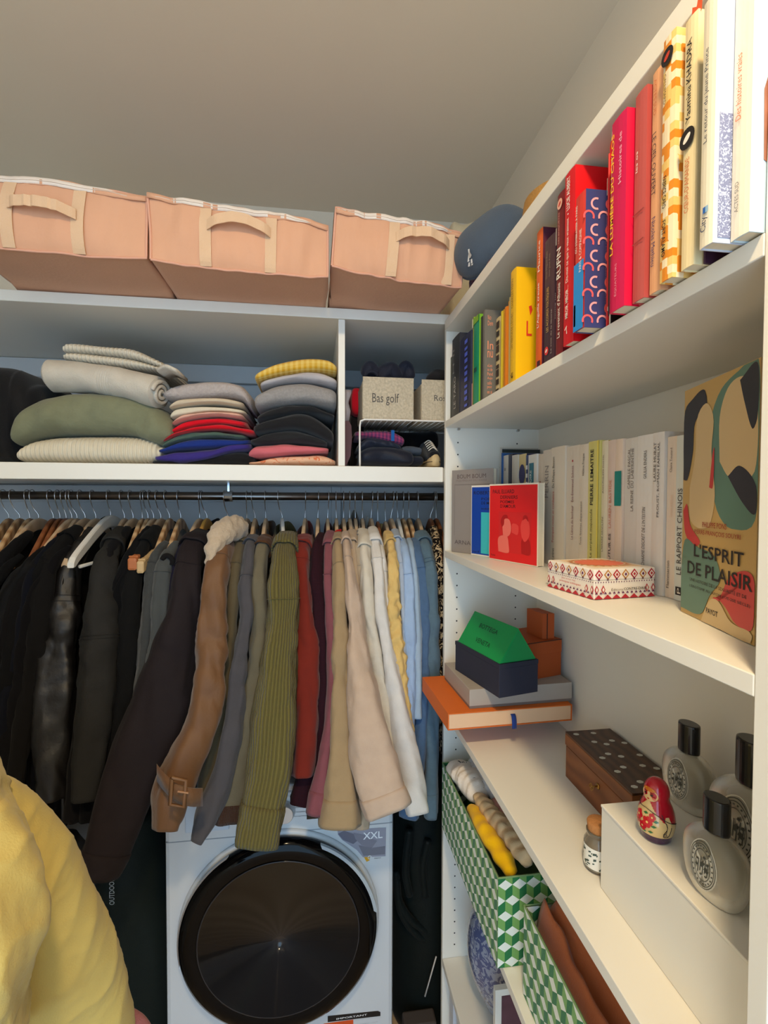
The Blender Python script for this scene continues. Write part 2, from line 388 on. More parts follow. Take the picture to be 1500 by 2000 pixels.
# upper shelf: (label, x far, x near, y bottom, y top, spine, cover, forward mm)
Z2 = S_TOP[2] + 0.0006
ROW2 = [
 ('slim dark green book, first from the far left end of the upper row', 879, 882.5, 816, 697, (58, 60, 46), None, .357),
 ('charcoal grey book with pale upright lettering beside the bookcase side', 882.5, 897, 812, 650, (52, 53, 58), (40, 42, 56), .352),
 ('navy book with a bright blue and black broken stripe down its spine', 897, 919, 803, 645, (38, 40, 72), None, .353),
 ('olive and cream book with a pink foot, left of the teal one', 919, 924.5, 797, 620, (122, 132, 66), (150, 190, 60), .357),
 ('teal green book with a lime green top', 924.5, 935, 792, 614, (14, 152, 112), (120, 180, 40), .356),
 ('thin dark grey book between the teal one and the grey one', 935, 942, 786, 618, (62, 60, 58), None, .359),
 ('grey hardback with orange lettering on its cover facing out', 942, 946, 783, 606, (112, 108, 100), (112, 108, 100), .352),
 ('black and cream striped book behind the grey cover', 968, 976, 764, 618, (210, 190, 140), None, .372),
 ('thin yellow paperback, first of the slim yellow ones', 977, 980.5, 762, 608, (214, 190, 50), None, .366),
 ('thin mustard paperback with black lettering among the slim yellow ones', 980.5, 984, 760, 605, (190, 140, 30), None, .367),
 ('slim orange paperback among the yellow ones', 984.5, 989, 757, 599, (222, 128, 30), None, .364),
 ('slim amber paperback right of the slim orange one', 989, 993, 755, 590, (214, 140, 44), None, .367),
 ('slim cream and black book left of the tall yellow one', 993, 996, 752, 581, (206, 184, 120), (40, 34, 30), .366),
 ('tall bright yellow book with a red letter on its cover', 996, 1007, 748, 523, (240, 190, 30), (250, 190, 8), .350),
 ('orange paperback with white lettering right of the tall yellow one', 1046, 1058, 716, 446, (226, 98, 34), (90, 40, 60), .356),
 ('dark plum book with gold lettering and a red round badge', 1062, 1081, 704, 456, (66, 44, 54), None, .350),
 ('thin plum book with a cream top right of the gold lettered one', 1081.5, 1085, 694, 448, (76, 44, 56), None, .353),
 ('dark red book with big white lettering and a round pale badge', 1085.5, 1099.5, 684, 360, (120, 28, 34), None, .347),
 ('thick scarlet book with white title running up the spine', 1100, 1120, 673, 318, (214, 20, 34), (226, 14, 24), .336),
 ('short red and sky blue guidebook standing in front of the scarlet book', 1121.5, 1141, 657, 372, (216, 60, 50), (60, 62, 110), .322),
 ('thin bright red paperback right of the loop patterned guidebook', 1165.5, 1171, 645, 340, (206, 28, 46), None, .352),
 ('red paperback with a rounded red bookmark sticking out on top', 1171.5, 1182, 640, 310, (208, 34, 36), None, .348),
 ('thin black book with a white edge and a black name label', 1182, 1188, 632, 262, (226, 214, 190), (30, 26, 28), .350),
 ('magenta book with yellow capitals on its spine', 1190, 1219, 612, 216, (206, 20, 80), (214, 16, 60), .328),
 ('thin salmon pink book beside the magenta one', 1220, 1233, 600, 252, (224, 110, 100), None, .345),
 ('tall dusty rose book with a plain glossy spine', 1234, 1258, 592, 172, (186, 84, 80), (178, 76, 70), .335),
 ('red paperback with black and white lettering left of the peach one', 1259, 1267, 585, 205, (216, 34, 48), None, .350),
 ('peach paperback with dark blue title reading downward', 1268, 1290, 576, 130, (232, 172, 128), None, .338),
 ('yellow and orange checked paperback with black lettering', 1288, 1313, 548, 62, None, None, .330),
 ('cream paperback with heavy black author name up the spine', 1330, 1355, 520, 28, (240, 222, 176), None, .331),
 ('thin dark book hidden behind the thick pale blue one', 1354, 1366, 503, 10, (60, 30, 50), None, .340),
 ('thick cream book with blue lettering and a snowy blue cover', 1366, 1401, 470, -20, (236, 228, 206), (206, 212, 230), .318),
 ('thick white book with an orange title and a pale blue cover, last at the right', 1427, 1473, 440, -60, (240, 230, 208), (200, 220, 232), .333),
]
CHK = M((238, 200, 120), r=0.45, var=0.1, pat=('checks', 130.0, (226, 140, 40), (244, 226, 190)))
B2 = {}
yprev = YFAR
for i, (lab, xl, xr, yb, yt, sc, cc, X) in enumerate(ROW2):
    sc = sc or CHK
    Y0 = min(atX(xl, yb, X)[1], yprev - 0.0002, YFAR - 0.001); Y1 = min(atX(xr, yb, X)[1], Y0 - 0.003)
    if i == 32: Y1 = YN + 0.0015
    if i == 31: Y1 = max(Y1, YN + 0.020)
    zt = atX(xr, yt, X)[2]
    zt = min(zt, BT - 0.02)
    B2[i] = book(lab, X, Y0, Y1, Z2, zt - Z2, sc, cc, D=0.108 + 0.02 * ((i * 7) % 5) / 5 + (0.03 if zt - Z2 > .2 else 0))
    yprev = Y1
T = spine_text
T(B2[1], 'LE TARO', .10, .50, .35, .62, (200, 196, 190)); T(B2[1], 'H II', .55, .85, .2, .4, (150, 150, 150))
for k in range(11): spine_patch(B2[2], .05 + .083 * k, .05 + .083 * k + (.05 if k % 3 else .035), .50, .76, (84, 104, 220))
spine_patch(B2[3], .0, .27, 0, 1, (214, 160, 150)); spine_patch(B2[3], .88, .98, 0, 1, (226, 222, 190))
spine_patch(B2[4], .93, 1.0, 0, 1, (130, 180, 40)); spine_patch(B2[4], .38, .43, .2, .7, (10, 80, 70), 'spine_mark')
b = B2[6]; o = np.array(cover_frame(b))
for s, x, z, L, H in (("Nico", .006, .93, 0.0074, .010), ("Dem", .006, .865, 0.0112, .010), ("In", .006, .60, 0.0124, .018), ("nu", .006, .51, 0.0118, .014),
                      ("«Les", .006, .405, 0.0105, .007), ("se de", .006, .36, 0.0112, .007), ("Pend", .006, .31, 0.0118, .007), ("Aujo", .006, .26, 0.0112, .007), ("celle", .006, .21, 0.0099, .007), ("peut", .006, .16, 0.0099, .007), ("en si", .006, .11, 0.0105, .007)):
    lettering(b['o'], s, o + (x, 0, (z - .04) * b['H']), UX, UZ, L, H, (240, 150, 110))
for k in range(9): spine_patch(B2[7], .06 + k * .1, .06 + k * .1 + .05 + .02 * (k % 3), .25, .95, (40, 34, 34), 'spine_mark')
T(B2[13], "LES VERTUS DE L'ÉCHEC", .30, .62, .25, .6, (120, 90, 20)); T(B2[13], 'CHARLES PÉPIN', .66, .92, .25, .6, (120, 90, 20)); T(B2[13], 'É', .04, .09, .3, .7, (70, 50, 20), bold=.02)
b = B2[13]; o = np.array(cover_frame(b))
lettering(b['o'], 'L', o + (.019, 0, .40 * b['H']), UX, UZ, .010, .026, (220, 50, 20), .02)
flat(b['o'], 'apostrophe', [(.026, .58 * b['H']), (.030, .63 * b['H']), (.028, .67 * b['H']), (.023, .66 * b['H'])], o, UX, UZ, ink((220, 50, 20)))
lettering(b['o'], 'Philosophie pour tous', o + (.037, 0, .66 * b['H']), UZ, -UX, .06, .003, (150, 110, 10))
T(B2[14], "L'Aiguille creuse", .30, .62, .35, .75, WHT, bold=.01); T(B2[14], 'Maurice', .70, .92, .4, .75, WHT)
spine_patch(B2[14], .0, .06, .4, .9, (70, 30, 50), 'spine_mark')
T(B2[15], 'LES ACCORDS TOLTÈQUES', .24, .60, .3, .62, (196, 160, 90), bold=.012); T(B2[15], 'Don Miguel Ruiz', .68, .90, .25, .45, (150, 130, 110)); T(B2[15], 'Don José Ruiz', .68, .86, .55, .72, (150, 130, 110))
T(B2[15], 'La voie de la liberté', .05, .40, .82, .92, (190, 180, 170))
def badge(b, f, w, r, rgb, rgb2=None):
    X, Y, Z = b['X'] - 0.0017, b['Y0'] - w * (b['Y0'] - b['Y1']), b['Z'] + f * b['H']
    flat(b['o'], 'badge', ell(0, 0, r, r), (X, Y, Z), -UY, UZ, ink(rgb), .0005)
    if rgb2: flat(b['o'], 'badge_mark', ell(0, 0, r * .55, r * .3, rot=.6), (X, Y, Z), -UY, UZ, ink(rgb2), .0008)
badge(B2[15], .09, .4, .0062, (220, 60, 60), WHT)
spine_patch(B2[16], .86, .99, 0, 1, (214, 200, 190)); T(B2[16], 'tome un', .3, .5, .3, .7, WHT)
T(B2[17], 'RUFIN', .47, .66, .15, .75, WHT, bold=.03); T(B2[17], "Le revenant d'Albanie", .10, .44, .3, .7, WHT); T(B2[17], 'LES ENQUÊTES', .69, .88, .3, .5, (220, 170, 160)); badge(B2[17], .93, .5, .0072, (236, 180, 160), (200, 60, 50))
T(B2[18], 'MIROIR, MIROIR…', .15, .34, .3, .62, WHT, bold=.02); T(B2[18], 'Dis-moi ce que je vaux vraiment', .36, .73, .3, .62, WHT); T(B2[18], '•  LUCIE AUBERT', .75, .97, .3, .62, WHT, bold=.02); T(B2[18], '→', .06, .11, .25, .7, WHT, bold=.03)
spine_patch(B2[19], 0.0, .50, 0, 1, (30, 140, 214)); T(B2[19], "OÙ S'EMBRASSER À PARIS", .58, .93, .10, .32, WHT); T(B2[19], 'PARIS & COMPAGNIE', .42, .73, .55, .78, WHT); spine_patch(B2[19], .04, .2, .05, .22, (216, 60, 70), 'spine_mark')
# interlocking loops printed on the guidebook cover
b = B2[19]; o = np.array(cover_frame(b)); rg = np.random.RandomState(3)
for i in range(11):
    for j in range(6):
        cx, cz = .004 + j * .019 + (.0095 if i % 2 else 0), .008 + i * .0155
        if cz > b['H'] - .012 or cx > b['D'] - .012: continue
        gg = G()
        V, F = [], []
        for k in range(15):
            t = -0.4 + 3.9 * k / 14; V += [(cx + (.0062 + w) * math.cos(t + (i % 2) * 1.6), cz + (.0062 + w) * math.sin(t + (i % 2) * 1.6)) for w in (-.0012, .0012)]
        P = np.array([o + a * UX + c * UZ - .0004 * UY * (1 + j % 2) for a, c in V]); F = [(2 * k, 2 * k + 1, 2 * k + 3, 2 * k + 2) for k in range(14)]
        B2.setdefault('loops', [G(), G()])[(i + j) % 2].add(P, F)
B2['loops'][0].mk('printed_loops', ink((226, 90, 90)), b['o']); B2['loops'][1].mk('printed_loops', ink((240, 160, 160)), b['o'])
T(B2[20], 'Sarah Tual', .50, .72, .2, .7, WHT); T(B2[21], "LE NOUVEAU BESCHERELLE  L'ART DE CONJUGUER", .05, .68, .35, .7, (240, 120, 50), bold=.01)
spine_patch(B2[21], .76, .86, .3, .6, (240, 230, 210), 'spine_mark')
b = B2[21]; flat(b['o'], 'bookmark', [(0, 0), (.009, 0), (.0095, .014), (.008, .019), (.0045, .021), (.001, .019), (-.0005, .014)], (b['X'] + .001, b['Y0'] - .001, b['Z'] + b['H'] - .006), -UY, UZ, paper((206, 20, 30)), 0.0)
spine_patch(B2[22], .05, .44, .1, 1, (30, 26, 28)); T(B2[22], 'MATTHIEU PIGASSE', .14, .42, .35, .8, WHT, bold=.02); badge(B2[22], .09, .55, .003, (200, 196, 190))
T(B2[23], 'LA LUMIÈRE DU CHAOS', .30, .93, .04, .28, (250, 200, 40), bold=.02); T(B2[23], 'ÉQUATEURS', .07, .24, .42, .60, (236, 150, 170)); T(B2[23], 'Histoires de', .64, .90, .60, .80, (240, 170, 190), bold=.02); spine_patch(B2[23], 0, .40, 0.0, .12, (40, 24, 32), 'spine_mark')
T(B2[24], 'Tom  Tirabosco  La Fin', .1, .45, .3, .6, (180, 70, 66)); badge(B2[24], .88, .4, .004, (190, 60, 60))
T(B2[25], 'les os', .62, .72, .25, .42, WHT)
for f in (.28, .42): spine_patch(B2[25], f, f + .006, 0, 1, (150, 60, 60), 'spine_band')
T(B2[26], 'VERNON', .04, .30, .15, .85, WHT, bold=.02); T(B2[26], 'DESPENTES', .42, .76, .35, .9, BLK, bold=.03); badge(B2[26], .88, .5, .004, BLK)
T(B2[27], 'LE CIEL OUVERT', .44, .72, .2, .55, (50, 44, 60), True); T(B2[27], 'Nicolas Mathieu', .12, .34, .25, .6, (60, 60, 110), True); T(B2[27], 'ACTES SUD', .80, .96, .25, .5, (206, 110, 70), True)
T(B2[28], 'FABRICE CARO', .30, .43, .25, .55, BLK, True, bold=.012); T(B2[28], 'FORT ALAMO', .10, .25, .25, .55, BLK, True, bold=.012); T(B2[28], 'GALLIMARD', .73, .85, .2, .4, (110, 80, 50), True); badge(B2[28], .915, .45, .008, BLK, (190, 60, 40))
T(B2[29], 'Yasmina KHADRA', .58, .91, .30, .70, BLK, bold=.03); T(B2[29], "CŒUR-D'AMANDE", .22, .44, .30, .66, (206, 110, 60)); badge(B2[29], .52, .45, .009, BLK, WHT)
b = B2[29]; flat(b['o'], 'bookmark', [(0, 0), (.012, .002), (.013, .016), (.008, .018), (.006, .010), (.001, .014)], (b['X'] + .002, b['Y0'] - .004, b['Z'] + b['H'] - .004), -UY, UZ, paper((220, 90, 50)), 0.0)
T(B2[31], 'Le retour du jeune Prince', .42, .80, .30, .66, (40, 54, 80)); T(B2[31], 'City', .06, .12, .2, .75, (30, 50, 90)); spine_patch(B2[31], .135, .16, .35, .55, (40, 100, 180), 'spine_mark'); spine_patch(B2[31], .135, .16, .55, .75, (150, 190, 220), 'spine_mark')
T(B2[32], 'Des histoires vraies', .46, .72, .25, .55, (214, 120, 70), shear=.2); T(B2[32], 'ACTES SUD', .10, .22, .3, .5, (110, 104, 96))
b = B2[31]; o = np.array(cover_frame(b)); SNOW = M((128, 132, 160), r=.5, var=.05, pat=('spots', 420.0, (206, 210, 230), .56))
flat(b['o'], 'cover_print', [(.004, .004), (b['D'] - .004, .004), (b['D'] - .004, .5 * b['H']), (.004, .52 * b['H'])], o, UX, UZ, SNOW); flat(b['o'], 'cover_mark', [(.03, .01), (.036, .01), (.036, .03), (.03, .03)], o, UX, UZ, ink((40, 70, 160)), .0006)
b = B2[32]; o = np.array(cover_frame(b))
flat(b['o'], 'photograph', [(.011, .28 * b['H']), (.030, .22 * b['H']), (.08, .2 * b['H']), (.08, .8 * b['H']), (.022, .74 * b['H']), (.010, .55 * b['H'])], o, UX, UZ, M((170, 110, 84), r=.5, var=.35, vs_=60))

# ------------------------------------------------------------------ middle shelf, back row
Z3 = S_TOP[3] + 0.0006
X3R = 0.492
def r3(x, y): return atX(x, y, X3R)
ROW3 = [
 ('pale grey book with dark letters at the left of the pale row', 929, 944, 886, (196, 190, 180), None),
 ('black and green backed book beside the pale grey one', 944, 956, 885, (40, 50, 50), None),
 ('light grey book between the black one and the blue one', 956, 966.5, 889, (190, 188, 182), None),
 ('mid blue paperback in the pale row', 966.5, 976.5, 887, (46, 96, 160), None),
 ('plain off-white book between the blue one and the navy one', 976.5, 992, 890, (214, 210, 200), None),
 ('dark navy book in the pale row', 992, 1000.5, 887, (44, 44, 66), None),
 ('thin white book left of the yellow one with a tree', 1000.5, 1011.5, 889, (210, 204, 190), None),
 ('cream book with a round navy tree drawing on its spine', 1011.5, 1026, 887, (222, 200, 140), (50, 56, 90)),
 ('navy book with a white scribbled spine', 1026, 1032.5, 889, (44, 62, 110), None),
 ('white book with a teal label on its spine', 1032.5, 1049, 888, (226, 222, 212), None),
 ('cream book with red lettering', 1049, 1060, 887, (212, 196, 176), None),
 ('cream book lettered PERRIN in grey', 1060, 1077.5, 879, (214, 200, 182), None),
 ('thick cream book with a red title and black ends', 1077.5, 1104, 873, (222, 208, 188), None),
 ('thick beige book with a small red dot above its title', 1104, 1131, 871, (218, 204, 186), None),
 ('cream book with a short black name at the top of its spine', 1131, 1149, 868, (224, 210, 190), None),
 ('pale yellow green book with heavy black capitals', 1150, 1171.5, 862, (216, 204, 120), None),
 ('narrow cream book with a yellow edge right of the green one', 1172, 1184.5, 861, (226, 214, 186), (220, 190, 90)),
 ('dusty pink book with grey and orange capitals', 1186, 1202.5, 860, (220, 196, 180), None),
 ('peach book with a teal square on its spine', 1203, 1217, 858, (230, 206, 184), None),
 ('pale grey book with a two line title in capitals', 1217, 1243, 856, (216, 208, 198), None),
 ('thick white book with a slanted title', 1243, 1275, 850, (226, 220, 212), None),
 ('white book with a two line title, tallest in the pale row', 1275, 1298.5, 845, (224, 216, 208), None),
 ('cream book with a small publisher name at the foot', 1299, 1318.5, 853, (224, 206, 188), None),
 ('pale blue grey book beside the cover of the large art book', 1319, 1345, 850, (214, 218, 214), None),
]
B3 = {}; yprev = YFAR - .02
for i, (lab, xl, xr, yt, sc, cc) in enumerate(ROW3):
    ym = 1000
    Y0 = min(r3(xl, ym)[1], yprev - 0.0001); Y1 = min(r3(xr, ym)[1], Y0 - 0.003); H = r3((xl + xr) / 2, yt)[2] - Z3
    B3[i] = book(lab, X3R + .002 * ((i * 5) % 3 - 1), Y0, Y1, Z3, H, sc, cc, D=0.105, group='pale books on the middle shelf'); yprev = Y1
T(B3[0], 'L', .8, .86, .3, .7, (60, 50, 50)); spine_patch(B3[1], .82, .86, .1, .9, (150, 160, 150), 'spine_mark'); T(B3[3], 'Romane', .72, .9, .4, .65, WHT); T(B3[4], 'e', .84, .87, .3, .55, (90, 84, 80))
T(B3[6], 'POÈTE DES', .5, .72, .3, .6, (80, 76, 76)); b = B3[7]
flat(b['o'], 'printed_tree', ell(.5 * (b['Y0'] - b['Y1']), .80 * b['H'], .4 * (b['Y0'] - b['Y1']), .1 * b['H']), (b['X'] - .0018, b['Y0'], b['Z']), -UY, UZ, ink((50, 50, 100)))
spine_patch(b, .60, .72, .47, .53, (50, 50, 100), 'printed_trunk'); spine_patch(b, 0, .58, 0, 1, (70, 80, 130))
for k in range(8): spine_patch(B3[8], .3 + k * .08, .34 + k * .08, .2, .8, (220, 224, 230), 'spine_mark')
spine_patch(B3[9], .3, .92, .18, .72, (30, 110, 130)); T(B3[9], 'UNE HISTOIRE', .5, .85, .3, .5, WHT)
T(B3[10], 'Camille', .55, .75, .25, .6, (150, 40, 40), bold=.02); T(B3[11], 'PERRIN', .58, .86, .3, .7, (150, 140, 130))
T(B3[12], 'De Philippe Besson', .66, .92, .15, .35, BLK); T(B3[12], 'Pourquoi rester et combattre', .20, .63, .15, .35, (200, 90, 80)); T(B3[12], 'les arènes', .03, .15, .15, .35, BLK)
T(B3[13], 'Le Lièvre du bonheur   Eva-Emmanuel Schmitt', .25, .84, .42, .58, (130, 70, 80)); badge(B3[13], .88, .5, .0022, (180, 40, 50))
T(B3[14], 'Trois femmes disparaissent', .22, .56, .2, .45, (80, 70, 66)); T(B3[14], 'Hélène Frappat', .76, .93, .4, .65, BLK)
T(B3[15], 'Le serpent majuscule', .14, .50, .28, .55, (70, 70, 40)); T(B3[15], 'PIERRE LEMAITRE', .53, .94, .28, .56, BLK, bold=.02); spine_patch(B3[15], 0, 1, .88, 1, (236, 214, 90), 'spine_band')
T(B3[16], "L'AFFAIRE ARNOLFINI", .20, .45, .25, .5, (90, 84, 70)); T(B3[16], 'JEAN-PHILIPPE POSTEL', .62, .90, .3, .55, (90, 84, 70))
T(B3[17], 'FUTUR·ES', .13, .34, .3, .58, (60, 56, 60), bold=.02); T(B3[17], 'LAUREN BASTIDE', .38, .72, .3, .6, (206, 130, 100))
spine_patch(B3[18], .54, .78, .02, .98, (20, 130, 120)); T(B3[19], 'CAMILLE PASCAL', .66, .93, .30, .5, (110, 100, 94)); T(B3[19], 'LA REINE DU LABYRINTHE', .51, .93, .55, .75, (110, 100, 94))
T(B3[20], "LE CHARME DISCRET DE L'INTESTIN", .13, .54, .42, .62, (90, 86, 84), shear=.25); T(B3[20], 'GIULIA ENDERS', .72, .90, .48, .66, (90, 86, 84))
T(B3[21], 'LAURE MURAT', .70, .94, .2, .42, (70, 66, 66)); T(B3[21], 'PROUST, ROMAN FAMILIAL', .48, .94, .52, .74, (70, 66, 66))
T(B3[22], 'Flammarion', .06, .23, .25, .5, (50, 46, 46)); T(B3[22], 'Claire Touzard', .78, .93, .4, .62, (90, 80, 76)); T(B3[22], 'Trois infinies', .5, .64, .45, .75, (226, 196, 170))
T(B3[23], 'LE RAPPORT CHINOIS', .16, .68, .25, .62, (70, 66, 66)); spine_patch(B3[23], .035, .085, .2, .75, (30, 28, 30), 'spine_mark'); T(B3[23], 'P', .045, .078, .35, .6, WHT)

# ------------------------------------------------------------------ books standing with their covers facing out
def facing(label, BL, BR, yTL, zs, th, cover, edge, group=None, name='book'):
    """front board corner photo points at the base; stands upright on height zs."""
    A, B = atZ(*BL, zs), atZ(*BR, zs); u = B - A; W = np.linalg.norm(u); u /= W
    ys = np.linalg.norm(A[:2]); t = ray(*(BL[0], yTL)); H = EYE + t[2] * (A[1] / t[1]) - zs
    n = np.cross(u, UZ)                       # towards the viewer
    o = thing(name, label, 'book', (A + B) / 2 - n * th / 2, group)
    g = G(); t_ = .0012
    g.add(*obox(A - n * t_, u * W, n * t_, UZ * H)); g.add(*obox(A - n * th, u * W, n * t_, UZ * H)); g.add(*obox(A - n * (th - t_), u * .0012, n * (th - 2 * t_), UZ * H))
    g.mk('cover', cover, o); mk('pages', *obox(A - n * (th - t_) + u * .0013 + UZ * .001, u * (W - .003), n * (th - 2 * t_), UZ * (H - .002)), PAGES, o)
    return dict(o=o, A=A, u=u, n=n, W=W, H=H)
def ftext(b, s, x, z, L, H, rgb, bold=0.0): lettering(b['o'], s, b['A'] + b['u'] * x * b['W'] + UZ * z * b['H'], b['u'], UZ, L * b['W'], H * b['H'], rgb, bold)
def fpoly(b, name, pts, mat, off=.0004): return flat(b['o'], name, [(x * b['W'], z * b['H']) for x, z in pts], b['A'], b['u'], UZ, mat, off)
bo = facing('grey book with a thin frame on its cover at the left of the middle shelf', (882, 1077), (962, 1087), 919, Z3, .014, paper((146, 138, 134)), None)
ftext(bo, 'BOUM BOUM', .14, .895, .70, .05, (100, 84, 84)); ftext(bo, 'POLITIQUES DU DANS', .12, .855, .74, .026, (130, 116, 114)); ftext(bo, 'ARNAUD', .08, .10, .62, .05, (96, 86, 88))
for q in ([(.07, .2), (.075, .2), (.075, .82), (.07, .82)], [(.07, .82), (.93, .82), (.93, .824), (.07, .824)]): fpoly(bo, 'frame_line', q, ink((110, 98, 96)))
bl = facing('small blue poetry book with a turquoise panel behind the red one', (920, 1083), (982, 1092.5), 948.5, Z3, .009, paper((236, 232, 226)), None)
fpoly(bl, 'cover_print', [(.02, .02), (.98, .02), (.98, .975), (.02, .975)], paper((10, 66, 168))); ftext(bl, 'ROBERT', .08, .87, .55, .05, (18, 24, 60), .02); ftext(bl, 'POÈMES', .33, .79, .6, .045, (18, 24, 60), .02); ftext(bl, 'DE MINUIT', .33, .73, .55, .04, (18, 24, 60), .02); ftext(bl, 'inédits', .33, .66, .4, .025, (18, 24, 60), .01)
fpoly(bl, 'cover_panel', [(.33, .04), (.9, .04), (.9, .62), (.33, .62)], paper((60, 190, 200)), .0007); ftext(bl, 'nrf', .06, .04, .22, .03, (14, 18, 40))
rd = facing('small red poetry book with a red tinted photograph of two people', (955, 1091), (1050, 1107.5), 946, Z3, .017, paper((238, 226, 206)), None)
fpoly(rd, 'cover_print', [(.012, .012), (.985, .012), (.985, .98), (.012, .98)], paper((222, 30, 34)))
ftext(rd, 'PAUL ELUARD', .08, .875, .46, .05, (60, 14, 20), .015); ftext(rd, 'DERNIERS', .25, .805, .36, .045, (60, 14, 20), .015); ftext(rd, 'POÈMES', .25, .75, .29, .045, (60, 14, 20), .015); ftext(rd, "D'AMOUR", .25, .69, .32, .045, (60, 14, 20), .015); ftext(rd, 'Poésie', .05, .05, .1, .025, (50, 10, 14))
R1, R2, R3_ = paper((228, 70, 66)), paper((238, 116, 104)), paper((176, 26, 30))
def curve(pts, n=40): return [tuple(p) for p in cat([(x, z, 0) for x, z in pts + pts[:1]], n)[:-1, :2]]
fpoly(rd, 'photo_ground', [(.22, .12), (.88, .12), (.88, .64), (.22, .64)], paper((212, 38, 40)), .0006)
fpoly(rd, 'photo_shape', curve([(.22, .12), (.44, .12), (.44, .22), (.40, .33), (.22, .30)]), R2, .0010); fpoly(rd, 'photo_shape', curve([(.32, .34), (.40, .32), (.47, .36), (.49, .45), (.45, .54), (.36, .55), (.31, .48)]), R2, .0013); fpoly(rd, 'photo_shape', curve([(.30, .44), (.34, .48), (.35, .56), (.42, .565), (.40, .60), (.32, .59), (.27, .52)]), R3_, .0016)
fpoly(rd, 'photo_shape', curve([(.70, .13), (.86, .13), (.86, .28), (.80, .33), (.70, .30)]), R3_, .0010); fpoly(rd, 'photo_shape', curve([(.70, .34), (.76, .28), (.84, .34), (.86, .45), (.82, .55), (.73, .56), (.68, .47)]), R1, .0013); fpoly(rd, 'photo_shape', curve([(.72, .54), (.78, .565), (.83, .53), (.80, .60), (.74, .60)]), R3_, .0016)
fpoly(rd, 'photo_shape', curve([(.50, .38), (.62, .36), (.63, .47), (.51, .49)]), R1, .0009)
# large art book, cover facing out
ab = facing('large art book with a flowing teal, cream and red cover facing out', (1330, 1193), (1474, 1262), 764, Z3, .020, paper((186, 160, 116)), None)
TEAL, CRM, INKB, VERM, GOLD = paper((92, 126, 112)), paper((206, 178, 132)), paper((44, 44, 52)), paper((196, 62, 60)), paper((190, 156, 96))
def curve(pts, n=40): return [tuple(p) for p in cat([(x, z, 0) for x, z in pts + pts[:1]], n)[:-1, :2]]
fpoly(ab, 'cover_print', [(0, 0), (1, 0), (1, 1), (0, 1)], GOLD, .0003)
for k, (pts, m_) in enumerate([
    ([(.45, .55), (.40, .80), (.52, .93), (.75, .985), (.98, .995), (.985, .45), (.72, .40), (.55, .45)], TEAL),
    ([(.55, .66), (.54, .84), (.64, .94), (.82, .96), (.96, .90), (.97, .62), (.80, .58), (.66, .60)], CRM),
    ([(.78, .95), (.97, .985), (.98, .80), (.93, .76), (.84, .86)], INKB),
    ([(.66, .60), (.80, .635), (.98, .56), (.98, .46), (.84, .50)], INKB),
    ([(.01, .60), (.01, .90), (.14, .95), (.32, .97), (.36, .90), (.18, .84), (.16, .72), (.08, .60)], INKB),
    ([(.12, .56), (.20, .70), (.22, .86), (.36, .91), (.46, .84), (.44, .70), (.50, .52), (.42, .40), (.14, .42)], CRM),
    ([(.02, .46), (.08, .49), (.14, .40), (.30, .33), (.20, .31), (.06, .36)], VERM),
    ([(.42, .56), (.46, .70), (.48, .72), (.47, .56)], VERM),
    ([(.01, .02), (.01, .20), (.06, .33), (.24, .31), (.52, .28), (.60, .20), (.46, .12), (.34, .03)], TEAL),
    ([(.46, .08), (.58, .11), (.72, .22), (.98, .24), (.985, .06), (.80, .05), (.66, .10), (.52, .12)], VERM),
    ([(.34, .0), (.46, .10), (.58, .11), (.74, .05), (.98, .04), (.98, .005), (.60, .002)], CRM)]):
    fpoly(ab, 'cover_shape', [(min(max(x, 0), .998), min(max(z, 0), .998)) for x, z in curve(pts)], m_, .0004 + .00008 * k)
for s, x, z, L, H, c, bd in (('PHILIPPE PONS', .34, .395, .33, .022, (150, 60, 46), .008), ('PIERRE-FRANÇOIS SOUYRI', .22, .36, .62, .022, (150, 60, 46), .008), ("L'ESPRIT", .22, .265, .66, .056, (34, 30, 30), .015), ('DE PLAISIR', .12, .185, .86, .056, (34, 30, 30), .015),
                             ('UNE HISTOIRE DE LA SEXUALITÉ ET DE', .16, .155, .76, .017, (50, 46, 44), 0), ("L'ÉROTISME AU JAPON (17E-20E SIÈCLE)", .16, .125, .80, .017, (50, 46, 44), 0), ('PAYOT', .42, .045, .16, .022, (40, 36, 34), .01)):
    lettering(ab['o'], s, ab['A'] + ab['u'] * x * ab['W'] + UZ * z * ab['H'], ab['u'], UZ, L * ab['W'], H * ab['H'], c, bd, off=.0016)
# ------------------------------------------------------------------ patterned card box on the middle shelf
A, B, C = atZ(1069, 1145, Z3), atZ(1160, 1172, Z3), atZ(1288, 1167, Z3)
o = thing('patterned_box', 'small white box with red and purple geometric patterns in front of the pale books', 'box', (A + C) / 2)
u1, u2 = B - A, C - B; L1, L2 = np.linalg.norm(u1), np.linalg.norm(u2); u1 /= L1; u2 = u2 / L2; u2 -= u1 * (u1 @ u2); u2 /= np.linalg.norm(u2)
CARD = paper((236, 226, 214)); HB, HT = .026, .042
mk('box_base', *obox(A + u1 * .0008 + u2 * .0008, u1 * (L1 - .0016), u2 * (L2 - .0016), UZ * HB, .001), CARD, o)
mk('lid', *obox(A + UZ * HB, u1 * L1, u2 * L2, UZ * (HT - HB), .002), CARD, o)
mk('lid_oval', *obox(A + u1 * L1 * .12 + u2 * L2 * .12 + UZ * HT, u1 * L1 * .76, u2 * L2 * .76, UZ * .0008, .0003), paper((226, 196, 160)), o)
flat(o, 'lid_print', ell(.5 * L1, .5 * L2, .28 * L1, .36 * L2), A + UZ * (HT + .0008), u1, u2, paper((226, 110, 80)), .0003)
